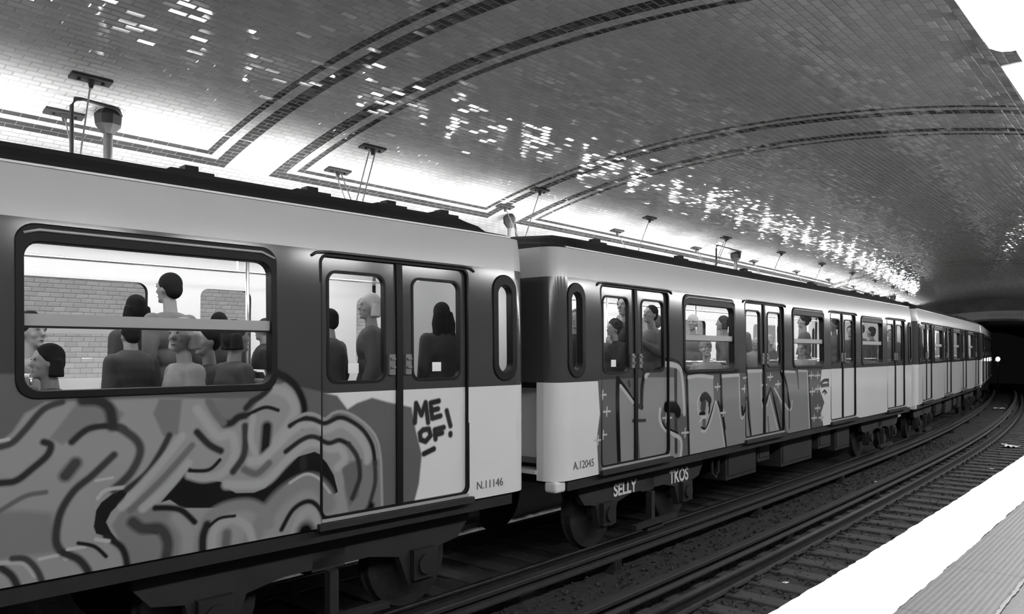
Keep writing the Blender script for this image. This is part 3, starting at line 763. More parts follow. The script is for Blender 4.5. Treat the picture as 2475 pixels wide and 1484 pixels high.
S2(.10, 74, [(1040, 450), (1035, 500)]); S2(.01, 52, [(1020, 410), (1060, 385), (1100, 430)]); S2(.02, 30, [(1100, 430), (1090, 540)]); S2(.48, 15, [(1010, 375), (982, 450), (1000, 565), (1070, 585), (1085, 500)])
S2(.02, 22, [(1005, 560), (1050, 555)]); S2(.11, 50, [(1045, 640), (1045, 670)]); S2(.02, 14, [(1020, 690), (1060, 700), (1100, 600), (1150, 430)]); S2(.48, 14, [(1000, 640), (1030, 600), (1070, 595)])
S2(.48, 18, [(1020, 725), (1060, 722), (1110, 620), (1155, 440)]); S2(.45, 15, [(1165, 450), (1205, 620), (1245, 880)]); S2(.03, 24, [(1180, 450), (1228, 600), (1262, 920)])
G2(.23, [(1218, 190), (1388, 180), (1400, 560), (1420, 600), (1470, 440), (1490, 650), (1515, 860), (1270, 920), (1235, 600)]); S2(.5, 22, [(1218, 198), (1380, 186)], smooth=False); S2(.5, 13, [(1384, 200), (1392, 530), (1418, 600), (1470, 440)])
S2(.02, 28, [(1205, 180), (1212, 470), (1245, 700)], smooth=False); S2(.04, 26, [(1412, 500), (1425, 560), (1470, 410)])
G2(.30, [(1482, 140), (1618, 140), (1625, 470), (1660, 490), (1700, 370), (1770, 650), (1805, 780), (1530, 840)]); S2(.5, 22, [(1480, 150), (1620, 147)], smooth=False); S2(.47, 13, [(1612, 180), (1622, 460), (1650, 492), (1675, 470), (1692, 370)])
S2(.45, 12, [(1692, 370), (1775, 720)]); S2(.02, 20, [(1474, 120), (1495, 600), (1522, 800)], smooth=False); S2(.02, 26, [(1630, 430), (1655, 465), (1700, 320), (1720, 340), (1800, 720)], smooth=False); S2(.14, 26, [(1680, 600), (1690, 740)], .8)
S2(.42, 20, [(1545, 800), (1810, 740)], smooth=False)
G2(.23, [(1750, 310), (1860, 510), (1880, 510), (1890, 440), (1925, 150), (2045, 150), (2068, 740), (1850, 800), (1820, 560)]); G2(.23, [(1810, 150), (1925, 150), (1885, 480), (1835, 280)])
S2(.5, 13, [(1742, 312), (1850, 510), (1885, 508), (1895, 430)]); S2(.5, 16, [(1808, 152), (1920, 156)], smooth=False); S2(.5, 14, [(1955, 145), (2040, 147), (2062, 720)], smooth=False)
S2(.02, 28, [(1800, 150), (1845, 300), (1866, 490)]); S2(.06, 14, [(1866, 500), (1866, 700)]); S2(.10, 20, [(1945, 150), (1955, 310)]); S2(.03, 18, [(2055, 180), (2066, 450), (2082, 740)])
for (x, y) in [(90, 380), (130, 540), (95, 765), (22, 815), (700, 600), (862, 742), (1175, 300), (1230, 550), (1448, 212), (1435, 318), (1645, 282), (1702, 205), (1777, 275), (2080, 190), (2140, 190), (2090, 345), (2140, 320), (2140, 505), (2107, 600), (2175, 595)]:
    k_ = 32 if x < 1000 else 24
    S2(.48, 13, [(x-k_, y+3), (x+k_, y-3)], smooth=False); S2(.48, 13, [(x+2, y-k_*1.3), (x-2, y+k_*1.3)], smooth=False)
S2(.07, 22, [(2170, 270), (2200, 240), (2245, 235)]); S2(.08, 24, [(2175, 290), (2245, 280)]); S2(.07, 20, [(2240, 240), (2245, 290)]); S2(.05, 14, [(2190, 355), (2208, 335), (2228, 358)]); S2(.05, 16, [(2210, 352), (2212, 368)])
im2 = c2.image('spray_paint_b')
def paint_mat(name, base, img, cv, rough, coat):
    m, nt, b = newmat(name); L = nt.links.new
    if base > .3: b.inputs['Specular IOR Level'].default_value = .35
    b.inputs['Roughness'].default_value = rough; b.inputs['Coat Weight'].default_value = coat; b.inputs['Coat Roughness'].default_value = .08
    tc = N(nt, 'ShaderNodeTexCoord'); sp = N(nt, 'ShaderNodeSeparateXYZ'); L(tc.outputs['Object'], sp.inputs[0])
    x = math_(nt, 'DIVIDE', math_(nt, 'SUBTRACT', sp.outputs[0], cv.u0), cv.u1-cv.u0); z = math_(nt, 'DIVIDE', math_(nt, 'SUBTRACT', sp.outputs[2], cv.z0), cv.z1-cv.z0)
    cb = N(nt, 'ShaderNodeCombineXYZ'); L(x, cb.inputs[0]); L(z, cb.inputs[1])
    im = N(nt, 'ShaderNodeTexImage', extension='CLIP', interpolation='Linear'); im.image = img; L(cb.outputs[0], im.inputs[0])
    near = math_(nt, 'LESS_THAN', sp.outputs[1], .6); al = math_(nt, 'MULTIPLY', im.outputs['Alpha'], near)
    nz = N(nt, 'ShaderNodeTexNoise'); nz.inputs['Scale'].default_value = 1.3; L(tc.outputs['Object'], nz.inputs['Vector'])
    bs = math_(nt, 'MULTIPLY', base, math_(nt, 'ADD', .95, math_(nt, 'MULTIPLY', nz.outputs['Fac'], .1)))
    mx = N(nt, 'ShaderNodeMix', data_type='FLOAT'); L(al, mx.inputs[0]); L(bs, mx.inputs[2]); L(im.outputs['Color'], mx.inputs[3]); L(mx.outputs[0], b.inputs['Base Color'])
    return m
CARM = [(paint_mat('light_paint_a', .70, im1, c1, .16, 0), paint_mat('band_paint_a', .05, im1, c1, .15, 0)),
        (paint_mat('light_paint_b', .70, im2, c2, .16, 0), paint_mat('band_paint_b', .05, im2, c2, .15, 0)), (M_light, M_band), (M_light, M_band)]

ROOFP = [(.059, 2.22), (.085, 2.27), (.16, 2.335), (.30, 2.395), (.60, 2.46), (1.2, 2.50)]
ROOFP = ROOFP+[(WC-a, b) for a, b in ROOFP[::-1][1:]]
def build_car(k, label, doors_open=False):
    dw = .085 if k == 0 else 0.0
    Q_WIN = [(c-.765-dw, .855, c+.765, 1.865, .09) for c in WINS]; Q_GL = [(c-.735-dw, .89, c+.735, 1.745+dw*.25, .09) for c in WINS]
    ml, mbn = CARM[k]; full = k < 3
    root = empty('metro_car', ORI[k], math.pi/2-math.radians(H[k]), label, 'train car')
    # shell: sides, corners, ends
    mb = MB()
    side_sheet(mb, Q_WIN+Q_DOOR+Q_PILL, 0, 0)
    side_sheet(mb, Q_GL+Q_DW+Q_PG, 0, 1)
    zz = ZL
    for end in (0, 1):
        x0 = 0 if end == 0 else FL; sg = -1 if end == 0 else 1
        prev = None; cols = []
        for j in range(6):
            ph = math.pi/2*j/5; cols.append((x0+sg*.20*math.sin(ph), .18*(1-math.cos(ph))))
        for side in (0, 1):
            o = len(mb.v)
            for (x, dv) in cols:
                for z in zz: mb.v.append((x, vs(z)+dv if side == 0 else WC-vs(z)-dv, z))
            n = len(zz)
            for j in range(5):
                for i in range(n-1):
                    f = (o+j*n+i, o+j*n+i+1, o+(j+1)*n+i+1, o+(j+1)*n+i)
                    mb.f.append(f if (side+end) % 2 == 0 else f[::-1]); mb.m.append(band_of((zz[i]+zz[i+1])/2))
        x = x0+sg*.20
        zc = [z for z in zz if z >= .80]
        for i in range(len(zc)-1):
            a, b = zc[i], zc[i+1]; o = len(mb.v)
            mb.v += [(x, vs(a)+.18, a), (x, WC-vs(a)-.18, a), (x, WC-vs(b)-.18, b), (x, vs(b)+.18, b)]; mb.f.append((o, o+1, o+2, o+3)); mb.m.append(band_of((a+b)/2))
        for (ya, yb) in ((.18, .27), (WC-.27, WC-.18)):
            o = len(mb.v); mb.v += [(x, ya, -.23), (x, yb, -.23), (x, yb, .80), (x, ya, .80)]; mb.f.append((o, o+1, o+2, o+3)); mb.m.append(0)
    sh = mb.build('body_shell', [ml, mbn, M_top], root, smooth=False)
    me = sh.data; me.polygons.foreach_set('use_smooth', [True]*len(me.polygons))
    # recessed coupling bay in each end
    for end in (0, 1):
        x0 = -.20 if end == 0 else FL+.20; s_ = 1 if end == 0 else -1
        q = MB(); q.box((min(x0+s_*.22, x0+s_*.25), .27, -.13), (max(x0+s_*.22, x0+s_*.25), WC-.27, .80)); q.box((min(x0+s_*.001, x0+s_*.25), .262, -.23), (max(x0+s_*.001, x0+s_*.25), .272, .80)); q.box((min(x0+s_*.001, x0+s_*.25), WC-.272, -.23), (max(x0+s_*.001, x0+s_*.25), WC-.262, .80))
        q.build('coupling_bay', plain('bay_paint', .42, .5), root)
        q = MB(); q.box((min(x0, x0+s_*.26), .272, .74), (max(x0, x0+s_*.26), WC-.272, .80)); q.build('bay_gasket', M_rubber, root)
        q = MB(); q.box((min(x0-s_*.02, x0+s_*.26), .27, -.165), (max(x0-s_*.02, x0+s_*.26), WC-.27, -.125)); q.build('bay_ledge', M_light, root)
        for y0 in ((.03, WC-.19) if end == 0 else ()):
            q = MB(); q.box((min(x0+s_*.02, x0+s_*.20), y0, -.35), (max(x0+s_*.02, x0+s_*.20), y0+.16, -.228)); bevel(q.build('corner_step', M_light, root), .03, 3)
    # roof
    us = [-.2, 0, .25, .35, .5, 4, 8, FL-.5, FL-.35, FL-.25, FL, FL+.2]; hs = [.3, .42, .45, .8, 1, 1, 1, 1, .8, .45, .42, .3]
    q = MB(); n = len(ROOFP)
    for u, h in zip(us, hs):
        for i, (v, z) in enumerate(ROOFP):
            vv = v if -.01 < u < FL+.01 else v+(.1 if v < 1.2 else -.1 if v > 1.2 else 0)
            q.v.append((u, vv, 2.22+(z-2.22)*h))
    for i in range(len(us)-1):
        for j in range(n-1): q.f.append((i*n+j, i*n+j+1, (i+1)*n+j+1, (i+1)*n+j)); q.m.append(0)
    q.f += [tuple(range(n)), tuple(range((len(us)-1)*n, len(us)*n))[::-1]]; q.m += [0, 0]
    flip(q.build('roof', M_roof, root, smooth=False))
    q = MB()
    for y in (.048, WC-.078): q.box((.02, y, 2.222), (FL-.02, y+.03, 2.236))
    q.build('roof_gutter', M_alu, root)
    for u in (1.2, 3.3, 5.5, 8.6, FL-2.95, FL-1.95, FL-1.15, FL-.52):
        q = MB(); q.box((u-.16, .42, 2.40), (u+.16, .56, 2.442)); q.box((u-.05, .44, 2.44), (u+.05, .54, 2.48)); q.build('roof_lug', M_roof, root)
    # interior shell
    q = MB()
    for sd in (0, 1): side_sheet(q, Q_GL+Q_DW+Q_PG, .065, sd, u0=.02, u1=FL-.02, z0=-.02, z1=2.13, banded=False)
    q.build('cabin_lining', M_inner, root)
    q = MB(); q.box((-.15, .1, -.06), (FL+.15, WC-.1, -.02)); q.build('cabin_floor', M_floorc, root)
    q = MB(); q.box((-.1, .12, 2.13), (FL+.1, WC-.12, 2.15)); 
    for y in (.42, WC-.45): q.box((.05, y, 2.09), (FL-.05, y+.03, 2.13))
    q.build('cabin_ceiling', M_inner, root)
    q = MB()
    for x in (-.02, FL+.0):
        q = MB(); q.box((x, .12, -.02), (x+.02, .75, 2.13)); q.box((x, .75, 1.9), (x+.02, 1.65, 2.13)); q.box((x, 1.65, -.02), (x+.02, WC-.12, 2.13)); q.build('cabin_end_wall', M_inner, root)
        q = MB(); q.box((x-.005, .75, -.02), (x+.025, 1.65, 1.9)); q.build('cabin_end_door', plain('cabin_door', .3, .4), root)
    for y in (.62, WC-.78):
        q = MB(); q.box((.25, y, 2.095), (FL-.25, y+.16, 2.128)); q.build('ceiling_light', M_cab, root)
    for y in (.62, WC-.62):
        q = MB(); q.tube([(.3, y, 1.88), (FL-.3, y, 1.88)], .014, 8)
        for u in np.arange(.9, FL, 1.9): q.tube([(u, y, 1.88), (u, y, 2.13)], .010, 6)
        q.build('grab_rail', M_chrome if k else M_chrome, root)
    # doors
    for i, c in enumerate(SEAMS):
        ql = MB(); ring(ql, (c-.775, -.175, c+.775, 1.882, .08), (c-.752, -.15, c+.752, 1.860, .06), -.004, .06); ql.build('door_frame', M_rubber if True else mbn, root)
        for sgn in (-1, 1):
            a, b = (c-.765, c-.018) if sgn < 0 else (c+.018, c+.765)
            w_ = Q_DW[i*2+(0 if sgn < 0 else 1)]
            lf = MB(); side_sheet(lf, [w_], .032, 0, u0=a, u1=b, z0=-.165, z1=1.872)
            o = lf.build('door_leaf', [ml, mbn], root, smooth=True)
            rg = MB(); ring(rg, (w_[0]-.016, w_[1]-.016, w_[2]+.016, w_[3]+.016, .09), (w_[0]+.006, w_[1]+.006, w_[2]-.006, w_[3]-.006, .07), .024, .068); rg.build('pane_seal', M_rubber, o)
            pn = pane_mb(w_, .058); pn.build('pane', M_glass, o)
            h = MB(); hx = c+sgn*.085
            h.box((hx-.03, .004, .93), (hx+.03, .034, 1.10)); h.box((hx-.022, -.014, .985), (hx+.022, .01, 1.0)); h.box((hx-.022, -.014, 1.055), (hx+.022, .01, 1.07)); h.build('handle', plain('latch_grey', .16, .4), o)
            st = MB(); sx = (w_[0]+w_[2])/2+sgn*.02; st.box((sx-.05, .0555, .95), (sx+.05, .0575, 1.03)); (st.build('notice_sticker', M_white, o) if (k == 0 and i == 3) or (k == 1 and i == 0 and sgn < 0) else None)
        q = MB(); q.box((c-.032, .012, -.15), (c+.032, .05, .80))
        for za, zb in zip(ZL[3:12], ZL[4:13]):
            zb = min(zb, 1.862)
            q.add([(c-.032, vs(za)+.012, za), (c+.032, vs(za)+.012, za), (c+.032, vs(zb)+.012, zb), (c-.032, vs(zb)+.012, zb), (c-.032, vs(za)+.05, za), (c+.032, vs(za)+.05, za), (c+.032, vs(zb)+.05, zb), (c-.032, vs(zb)+.05, zb)], [(0, 1, 2, 3), (0, 3, 7, 4), (1, 5, 6, 2)])
        q.build('door_seal', M_rubber, root)
        q = MB(); y = vs(1.885)
        pts = [(c-.84, y-.004, 1.855), (c-.80, y-.016, 1.882), (c-.70, y-.02, 1.893), (c+.70, y-.02, 1.893), (c+.80, y-.016, 1.882), (c+.84, y-.004, 1.855)]
        q.tube(pts, .011, 8); q.build('drip_rail', mbn, root, smooth=True)
        q = MB(); q.box((c-.80, -.045, -.245), (c+.80, .06, -.195)); q.build('door_step', M_under, root)
        q = MB(); q.box((c-.76, -.01, -.19), (c+.76, .05, -.165)); q.build('door_sill', M_alu, root)
    # windows
    for i, c in enumerate(WINS):
        q = MB(); ring(q, (c-.782-dw, .842, c+.782, 1.878, .11), Q_GL[i], -.014, .075)
        fr = q.build('window_frame', M_rubber, root, smooth=False); bevel(fr, .008, 2)
        q = MB(); y = vs(1.84)
        q.tube([(c-.74-dw, y-.018, 1.815), (c-.66-dw, y-.022, 1.838), (c+.66, y-.022, 1.838), (c+.76, y-.018, 1.80)], .010, 6); q.build('hood_trim', M_alu, fr, smooth=True)
        u0, z0, u1, z1, r = Q_GL[i]
        q = MB(); q.box((u0, .02, 1.275), (u1, .062, 1.345)); q.build('transom_bar', plain('transom_grey', .36, .5), fr)
        q = MB(); q.box((u0, .018, 1.262), (u1, .05, 1.275)); q.build('transom_gasket', M_rubber, fr)
        pane_mb((u0, z0, u1, 1.27, .0), .045).build('pane', M_glass, fr); pane_mb((u0, 1.345, u1, z1, .0), .045).build('pane', M_glass, fr)
    for i in (0, 1):
        qo = Q_PILL[i]; q = MB(); ring(q, (qo[0]-.015, qo[1]-.015, qo[2]+.015, qo[3]+.015, .155), Q_PG[i], -.016, .07, n=9); fr = q.build('end_window_frame', M_rubber, root); bevel(fr, .01, 2)
        pane_mb(Q_PG[i], .05).build('pane', M_glass, fr)
    # far side panes
    q = MB()
    for w_ in Q_GL+Q_DW+Q_PG: p_ = pane_mb(w_, .03, 1); q.add(p_.v, p_.f)
    q.build('far_side_panes', M_glass, root)
    q = MB()
    for w_ in Q_GL: q.box((w_[0], WC-.07, 1.28), (w_[2], WC-.03, 1.34))
    q.build('far_side_transoms', plain('transom_grey', .36, .5), root)
    # benches: facing pairs beside each window, both sides of the aisle
    for c in WINS:
        for sd in (0, 1):
            y0, y1 = (.10, .98) if sd == 0 else (WC-.98, WC-.10)
            for sg in (-1, 1):
                b_ = MB(); x = c+sg*.36; 
                b_.box((min(x, x+sg*.40), y0, .36), (max(x, x+sg*.40), y1, .44)); b_.box((min(x+sg*.36, x+sg*.43), y0, .40), (max(x+sg*.36, x+sg*.43), y1, .92)); b_.box((min(x+sg*.05, x+sg*.36), y0+.1, -.02), (max(x+sg*.05, x+sg*.36), y1-.3, .36))
                o = b_.build('bench', M_seat, root); bevel(o, .02, 2)
                b_ = MB(); xx = x+sg*.395; b_.tube([(xx, y0+.03, .90), (xx, y0+.03, .975), (xx, y1-.06, .975), (xx, y1, .93), (xx, y1, .60)], .013, 8); b_.build('seat_handrail', M_chrome, o, smooth=True)
    for c in SEAMS:
        for (du, v_) in ((0, 1.2), (-.86, 1.0), (.86, 1.0)):
            q = MB(); q.tube([(c+du, v_, -.02), (c+du, v_, 2.13)], .016, 8); q.build('pole', M_chrome, root, smooth=True)
    # underframe
    q = MB(); q.box((.02, .03, -.345), (FL-.02, .10, -.232)); q.box((.02, WC-.10, -.345), (FL-.02, WC-.03, -.232)); q.box((.0, .10, -.30), (FL, WC-.10, -.06)); q.build('sole_bar', M_blacks, root)
    for (a, b, z, v0) in ((4.25, 5.35, -.80, .22), (5.6, 6.1, -.68, .30), (6.5, 8.0, -.86, .26), (8.3, 9.0, -.72, .24), (9.2, 10.1, -.84, .22)):
        q = MB(); q.box((a, v0, z), (b, v0+.75, -.30)); q.box((a+.06, v0-.015, z+.06), (b-.06, v0, -.36)); o = q.build('equipment_box', M_under if int(a*10) % 2 else M_blacks, root); bevel(o, .015, 1)
    q = MB(); q.tube([(3.75, .2, -.42), (3.75, .2, -.62), (3.85, .2, -.70), (3.95, .2, -.62), (3.95, .2, -.42)], .02, 6); q.build('air_hose', M_under, root)
    for cb_ in (1.95, FL-1.95):
        b_ = MB()
        pts = [(-1.5, -.36), (1.5, -.36), (1.5, -.46), (1.38, -.60), (1.15, -.64), (1.08, -.92), (.80, -.92), (.70, -.66), (.40, -.60), (-.40, -.60), (-.70, -.66), (-.80, -.92), (-1.08, -.92), (-1.15, -.64), (-1.38, -.60), (-1.5, -.46)]
        m_ = len(pts)
        for (va, vb) in ((.20, .28), (WC-.28, WC-.20)):
            o = len(b_.v); b_.v += [(cb_+u, va, z) for u, z in pts]+[(cb_+u, vb, z) for u, z in pts]
            b_.f += [tuple(o+i for i in range(m_)), tuple(o+m_+i for i in range(m_))[::-1]]+[(o+i, o+m_+i, o+m_+(i+1) % m_, o+(i+1) % m_) for i in range(m_)]; b_.m += [0]*(m_+2)
        b_.box((cb_-.15, .2, -.62), (cb_+.15, WC-.2, -.46))
        bo_ = flip(b_.build('bogie_frame', M_under, root)); bo_['label'] = 'dusty dark bogie frame'
        for du in (-.95, .95):
            for v_ in (.455, WC-.455):
                w_ = MB(); c0 = Vector((cb_+du, v_, -.75)); s2 = 1 if v_ < 1 else -1
                w_.tube([c0+Vector((0, -.06*s2, 0)), c0+Vector((0, -.05*s2, 0)), c0+Vector((0, .03*s2, 0)), c0+Vector((0, .035*s2, 0)), c0+Vector((0, .06*s2, 0))], [.36, .43, .43, .455, .455], 28); w_.tube([c0+Vector((0, -.14*s2, 0)), c0], [.09, .12], 14)
                w_.build('wheel', M_rust, bo_)
            ab_ = MB(); ab_.box((cb_+du-.13, .14, -.88), (cb_+du+.13, .22, -.62)); ab_.tube([(cb_+du, .11, -.75), (cb_+du, .15, -.75)], .09, 12); ab_.build('axle_box', M_blacks, bo_)
            sp_ = MB(); hel = [(cb_+du*.45+.055*math.cos(t_), .34+.045*math.sin(t_), -.62+.018*t_/1.6) for t_ in np.linspace(0, 6.28*3, 40)]; sp_.tube(hel, .011, 5); sp_.build('spring', M_rust, bo_)
        sh_ = MB(); sh_.box((cb_-.5, .06, -1.02), (cb_+.5, .13, -.96)); sh_.box((cb_-.2, .08, -1.08), (cb_+.2, .17, -1.055)); sh_.box((cb_-.04, .12, -1.0), (cb_+.04, .20, -.62)); sh_.build('current_collector', M_rust, bo_)
        if k == 1 and cb_ < 5: BOG.append(bo_)
    return root
BOG = []
cars = []
LAB = ['nearest metro car, its lower side covered in wavy shaded graffiti, cut by the left edge',
       'second metro car from the left, with tall block letter graffiti and small stars',
       'third metro car from the left, clean pale lower side without lettering',
       'farthest metro car, a dark sliver turning into the tunnel mouth']
for k in range(4): cars.append(build_car(k, LAB[k]))
M_txt = plain('number_paint', .10, .5)
u, z = on_side(0, 1152, 1183)
text_mesh('fleet_number', 'N.11146', .105, M_txt, cars[0], (FL-.52, -.003, -.145), (math.pi/2, 0, 0), .001, .95)
text_mesh('fleet_number', 'A.12045', .12, M_txt, cars[1], (.08, -.003, -.125), (math.pi/2, 0, 0), .001, .95)
M_chalk = plain('chalky_paint', .65, .6)
text_mesh('spray_lettering', 'SELLY', .20, M_chalk, BOG[0], (1.16, .195, -.585), (math.pi/2, 0, 0), .001, 1.0, bold=.006)
text_mesh('spray_lettering', 'TKOS', .24, M_chalk, BOG[0], (2.50, .195, -.61), (math.pi/2, 0, 0), .001, .85, bold=.006)
# gangway bellows hidden in the gaps
for i, (a, b) in enumerate(((0, 1), (1, 2), (2, 3))):
    p0 = car_pt(a, FL+.16, 1.2, -.72); p1 = car_pt(b, -.16, 1.2, -.72)
    c = (p0+p1)/2; q = MB(); q.tube([p0-c, p1-c], .09, 10); q.box((-.09, -.09, -.05), (.09, .09, .12)); o = q.build('coupler', M_blacks, loc=c)
    tag(o, ['dark coupler under the gap between the two nearest cars', 'dark coupler between the second and third cars', 'dark coupler between the third car and the farthest one'][i], 'coupler')
for a_ in ((38.9, 4.45, .02, .26, 'crumpled pale wrapper between the rails at the far bend', 3), (23.9, 3.38, .02, .11, 'small white scrap beside the shiny rail, just above the flat torn sheet', 4),
           (23.4, 3.15, .02, .26, 'flat grey torn sheet beside the small white scrap near the platform', 5), (15.4, 4.4, .015, .06, 'tiny pale scrap between the two conductor rails', 6),
           (9.3, 4.28, .015, .06, 'small pale scrap in the gravel beside the conductor rail stool', 7), (8.0, 3.30, .02, .045, 'bit of white paper by the rail foot near the wooden sleepers', 8), (18.7, 3.0, .02, .06, 'speck of white paper between sleepers close to the platform edge', 9)):
    litter(a_[0], a_[1], BALZ+a_[2], *a_[3:])
#PART3
# ================================================================== PASSENGERS
HAIRM = {v: plain('hair_%d' % int(v*1000), v, .9) for v in (.012, .03, .10, .32, .55)}
for m_ in HAIRM.values(): m_.node_tree.nodes['Principled BSDF'].inputs['Specular IOR Level'].default_value = .05
SKINM = {v: plain('skin_%d' % int(v*1000), v*.7, .6) for v in (.12, .28, .40)}
CLOTH = {v: plain('cloth_%d' % int(v*1000), v*.6, .8, noise=.15, scale=12) for v in (.012, .03, .07, .15, .28, .5)}
def near(d, v): return d[min(d, key=lambda q: abs(q-v))]
def limb(mb, pts, rs, n=10):
    for a, b, ra, rb in zip(pts[:-1], pts[1:], rs[:-1], rs[1:]): mb.tube([a, b], [ra, rb], n)
    for p, r in zip(pts, rs): mb.ell(p, (r, r, r), nu=10, nv=6)
def fuse(o, vox, sm=3):
    m = o.modifiers.new('fuse', 'REMESH'); m.mode = 'VOXEL'; m.voxel_size = vox; m.use_smooth_shade = True
    s = o.modifiers.new('soften', 'SMOOTH'); s.factor = .5; s.iterations = sm
    bpy.context.view_layer.update()
    me = bpy.data.meshes.new_from_object(o.evaluated_get(bpy.context.evaluated_depsgraph_get()))
    mats = list(o.data.materials); o.modifiers.clear(); o.data = me
    me.materials.clear()
    for x in mats: me.materials.append(x)
    me.polygons.foreach_set('use_smooth', [True]*len(me.polygons)); return o
def person(k, u, v, yaw, label, seated=False, h=1.72, hair=.012, style='short', coat=.03, skin=.28, turn=0., tilt=0., arm=None, lean=0., zoff=-.02, phone=False, lower=.03):
    """yaw: direction faced, degrees from the car's forward axis towards the far side"""
    pos = car_pt(k, u, v, zoff)
    root = empty('person', pos, math.pi/2-math.radians(H[k])+math.radians(yaw-90), label, 'person', None)
    s = h/1.72; V = lambda x, y, z: Vector((x*s, y*s, z*s))
    hp = .93 if not seated else .53          # hip height; faces +Y
    ly = lambda z: lean*(z-hp)
    P_ = lambda x, y, z: V(x, y+ly(z), z)
    sh = hp+.49
    hips = V(0, 0, hp); chest = P_(0, .0, hp+.34); neck = P_(0, .0, hp+.54); 
    body = MB(); coat_ = MB(); tro = MB()
    def torso(mb, e):
        mb.ell(P_(0, 0, hp+.02), (.155+e, .115+e, .13+e)); mb.ell(P_(0, .0, hp+.18), (.145+e, .105+e, .17+e)); mb.ell(P_(0, .0, hp+.36), (.175+e, .115+e, .17+e)); mb.ell(P_(0, -.005, hp+.46), (.185+e, .085+e, .075+e))
    torso(body, 0); torso(coat_, .022*1)
    limb(body, [P_(0, -.01, hp+.46), P_(0, .01, hp+.64)], [.058, .052])
    hands = []
    for sd in (-1, 1):
        shp = P_(sd*.185, -.005, sh-.02)
        mode = (arm or {}).get(sd, 'down')
        if mode == 'down' and not seated: el = P_(sd*.235, -.03, sh-.30); wr = P_(sd*.225, .06, sh-.54)
        elif mode == 'up': el = P_(sd*.27, .14, sh+.10); wr = P_(sd*.20, .22, sh+.36)
        elif mode == 'phone': el = P_(sd*.22, .05, sh-.28); wr = P_(sd*.08, .26, sh-.12)
        elif mode == 'chin': el = P_(sd*.20, .16, sh-.24); wr = P_(sd*.07, .16, sh+.02)
        else: el = P_(sd*.235, .04, sh-.27); wr = P_(sd*.12, .26, sh-.36)
        limb(body, [shp, el, wr], [.052, .042, .028]); limb(coat_, [shp, el, el+(wr-el)*.93], [.072, .060, .044])
        d = (wr-el).normalized(); side = d.cross(Vector((0, 1, 0))).normalized() if abs(d.y) < .9 else Vector((1, 0, 0)); nrm = d.cross(side)
        palm = wr+d*.055*s; body.ell(palm, (.040, .022, .048), rot=d.to_track_quat('Z', 'Y').to_euler()); 
        for fi, (o_, ln) in enumerate(((-.030, .060), (-.010, .072), (.010, .068), (.028, .052))):
            b0 = palm+side*o_*s+d*.035*s; b1 = b0+d*ln*.55*s; b2 = b1+(d*.6+nrm*.8).normalized()*ln*.5*s; limb(body, [b0, b1, b2], [.0115, .0105, .009], 6)
        t0 = palm-side*.03*s; t1 = t0+(d*.5-side*.8).normalized()*.035*s; t2 = t1+(d*.9+nrm*.3).normalized()*.03*s; limb(body, [t0, t1, t2], [.013, .012, .010], 6)
        hands.append(wr+d*.08)
        hx = V(sd*.095, 0, hp-.02)
        if not seated: kn = V(sd*.105, .02, hp-.44); an = V(sd*.11, -.01, .085); toe = V(sd*.12, .15, .04)
        else: kn = V(sd*.12, .42, hp-.02); an = V(sd*.12, .44, .085); toe = V(sd*.12, .60, .04)
        limb(body, [hx, kn, an], [.088, .058, .042]); limb(body, [an, toe], [.045, .035]); limb(tro, [hx, kn, an+(kn-an)*.06], [.102, .070, .056])
    tro.ell(V(0, 0, hp-.01), (.172*s, .135*s, .12*s))
    # head
    hc = P_(0, .02, hp+.74); Rm = Euler((math.radians(-tilt), 0, math.radians(turn)), 'XYZ').to_matrix()
    def hd(x, y, z): return hc+Rm@Vector((x*s, y*s, z*s))
    rot = Rm.to_euler()
    body.ell(hd(0, 0, .015), (.076*s, .096*s, .108*s), rot=rot, nu=18, nv=12); body.ell(hd(0, .028, -.06), (.056*s, .062*s, .062*s), rot=rot)
    body.tube([hd(0, .090, .018), hd(0, .118, -.022), hd(0, .095, -.030)], [.008*s, .015*s, .010*s], 8)
    for sd in (-1, 1):
        body.ell(hd(sd*.078, -.005, -.005), (.012*s, .022*s, .032*s), rot=rot); body.ell(hd(sd*.030, .080, .040), (.024*s, .014*s, .009*s), rot=rot)
        body.ell(hd(sd*.042, .062, -.022), (.022*s, .022*s, .022*s), rot=rot)
    body.ell(hd(0, .086, -.060), (.024*s, .012*s, .010*s), rot=rot); body.ell(hd(0, .078, -.098), (.024*s, .02*s, .018*s), rot=rot)
    b = fuse(body.build('body', near(SKINM, skin), root), .0105, 2)
    fuse(coat_.build('coat', near(CLOTH, coat), root), .014, 3)
    fuse(tro.build('trousers', near(CLOTH, lower), root), .016, 3)
    e_ = MB()
    for sd in (-1, 1): e_.ell(hd(sd*.031, .088, .022), (.012*s, .007*s, .007*s), rot=rot, nu=10, nv=6)
    e_.build('eyes', plain('eye_dark', .03, .3), root, smooth=True)
    e_ = MB(); e_.ell(hd(0, .0945, -.060), (.022*s, .006*s, .005*s), rot=rot, nu=10, nv=6); e_.build('mouth', plain('lip', .13, .5), root, smooth=True)
    hm = MB()
    if style in ('short', 'curly', 'long', 'bob'):
        hm.ell(hd(0, -.018, .045), (.086*s, .098*s, .095*s), rot=rot, nu=20, nv=14); hm.ell(hd(0, -.045, .0), (.080*s, .070*s, .085*s), rot=rot)
        for sd in (-1, 1): hm.ell(hd(sd*.070, -.02, .03), (.022*s, .05*s, .05*s), rot=rot)
        if style == 'curly':
            r2 = np.random.RandomState(int(u*100)+k)
            for _ in range(46):
                a, b2 = r2.uniform(0, 6.28), r2.uniform(-.25, 1.4); hm.ell(hd(.095*math.cos(a)*math.cos(b2), -.03+.095*math.sin(a)*math.cos(b2) if math.sin(a) < .5 else -.01, .04+.10*math.sin(b2)), (.032*s,)*3, nu=8, nv=6)
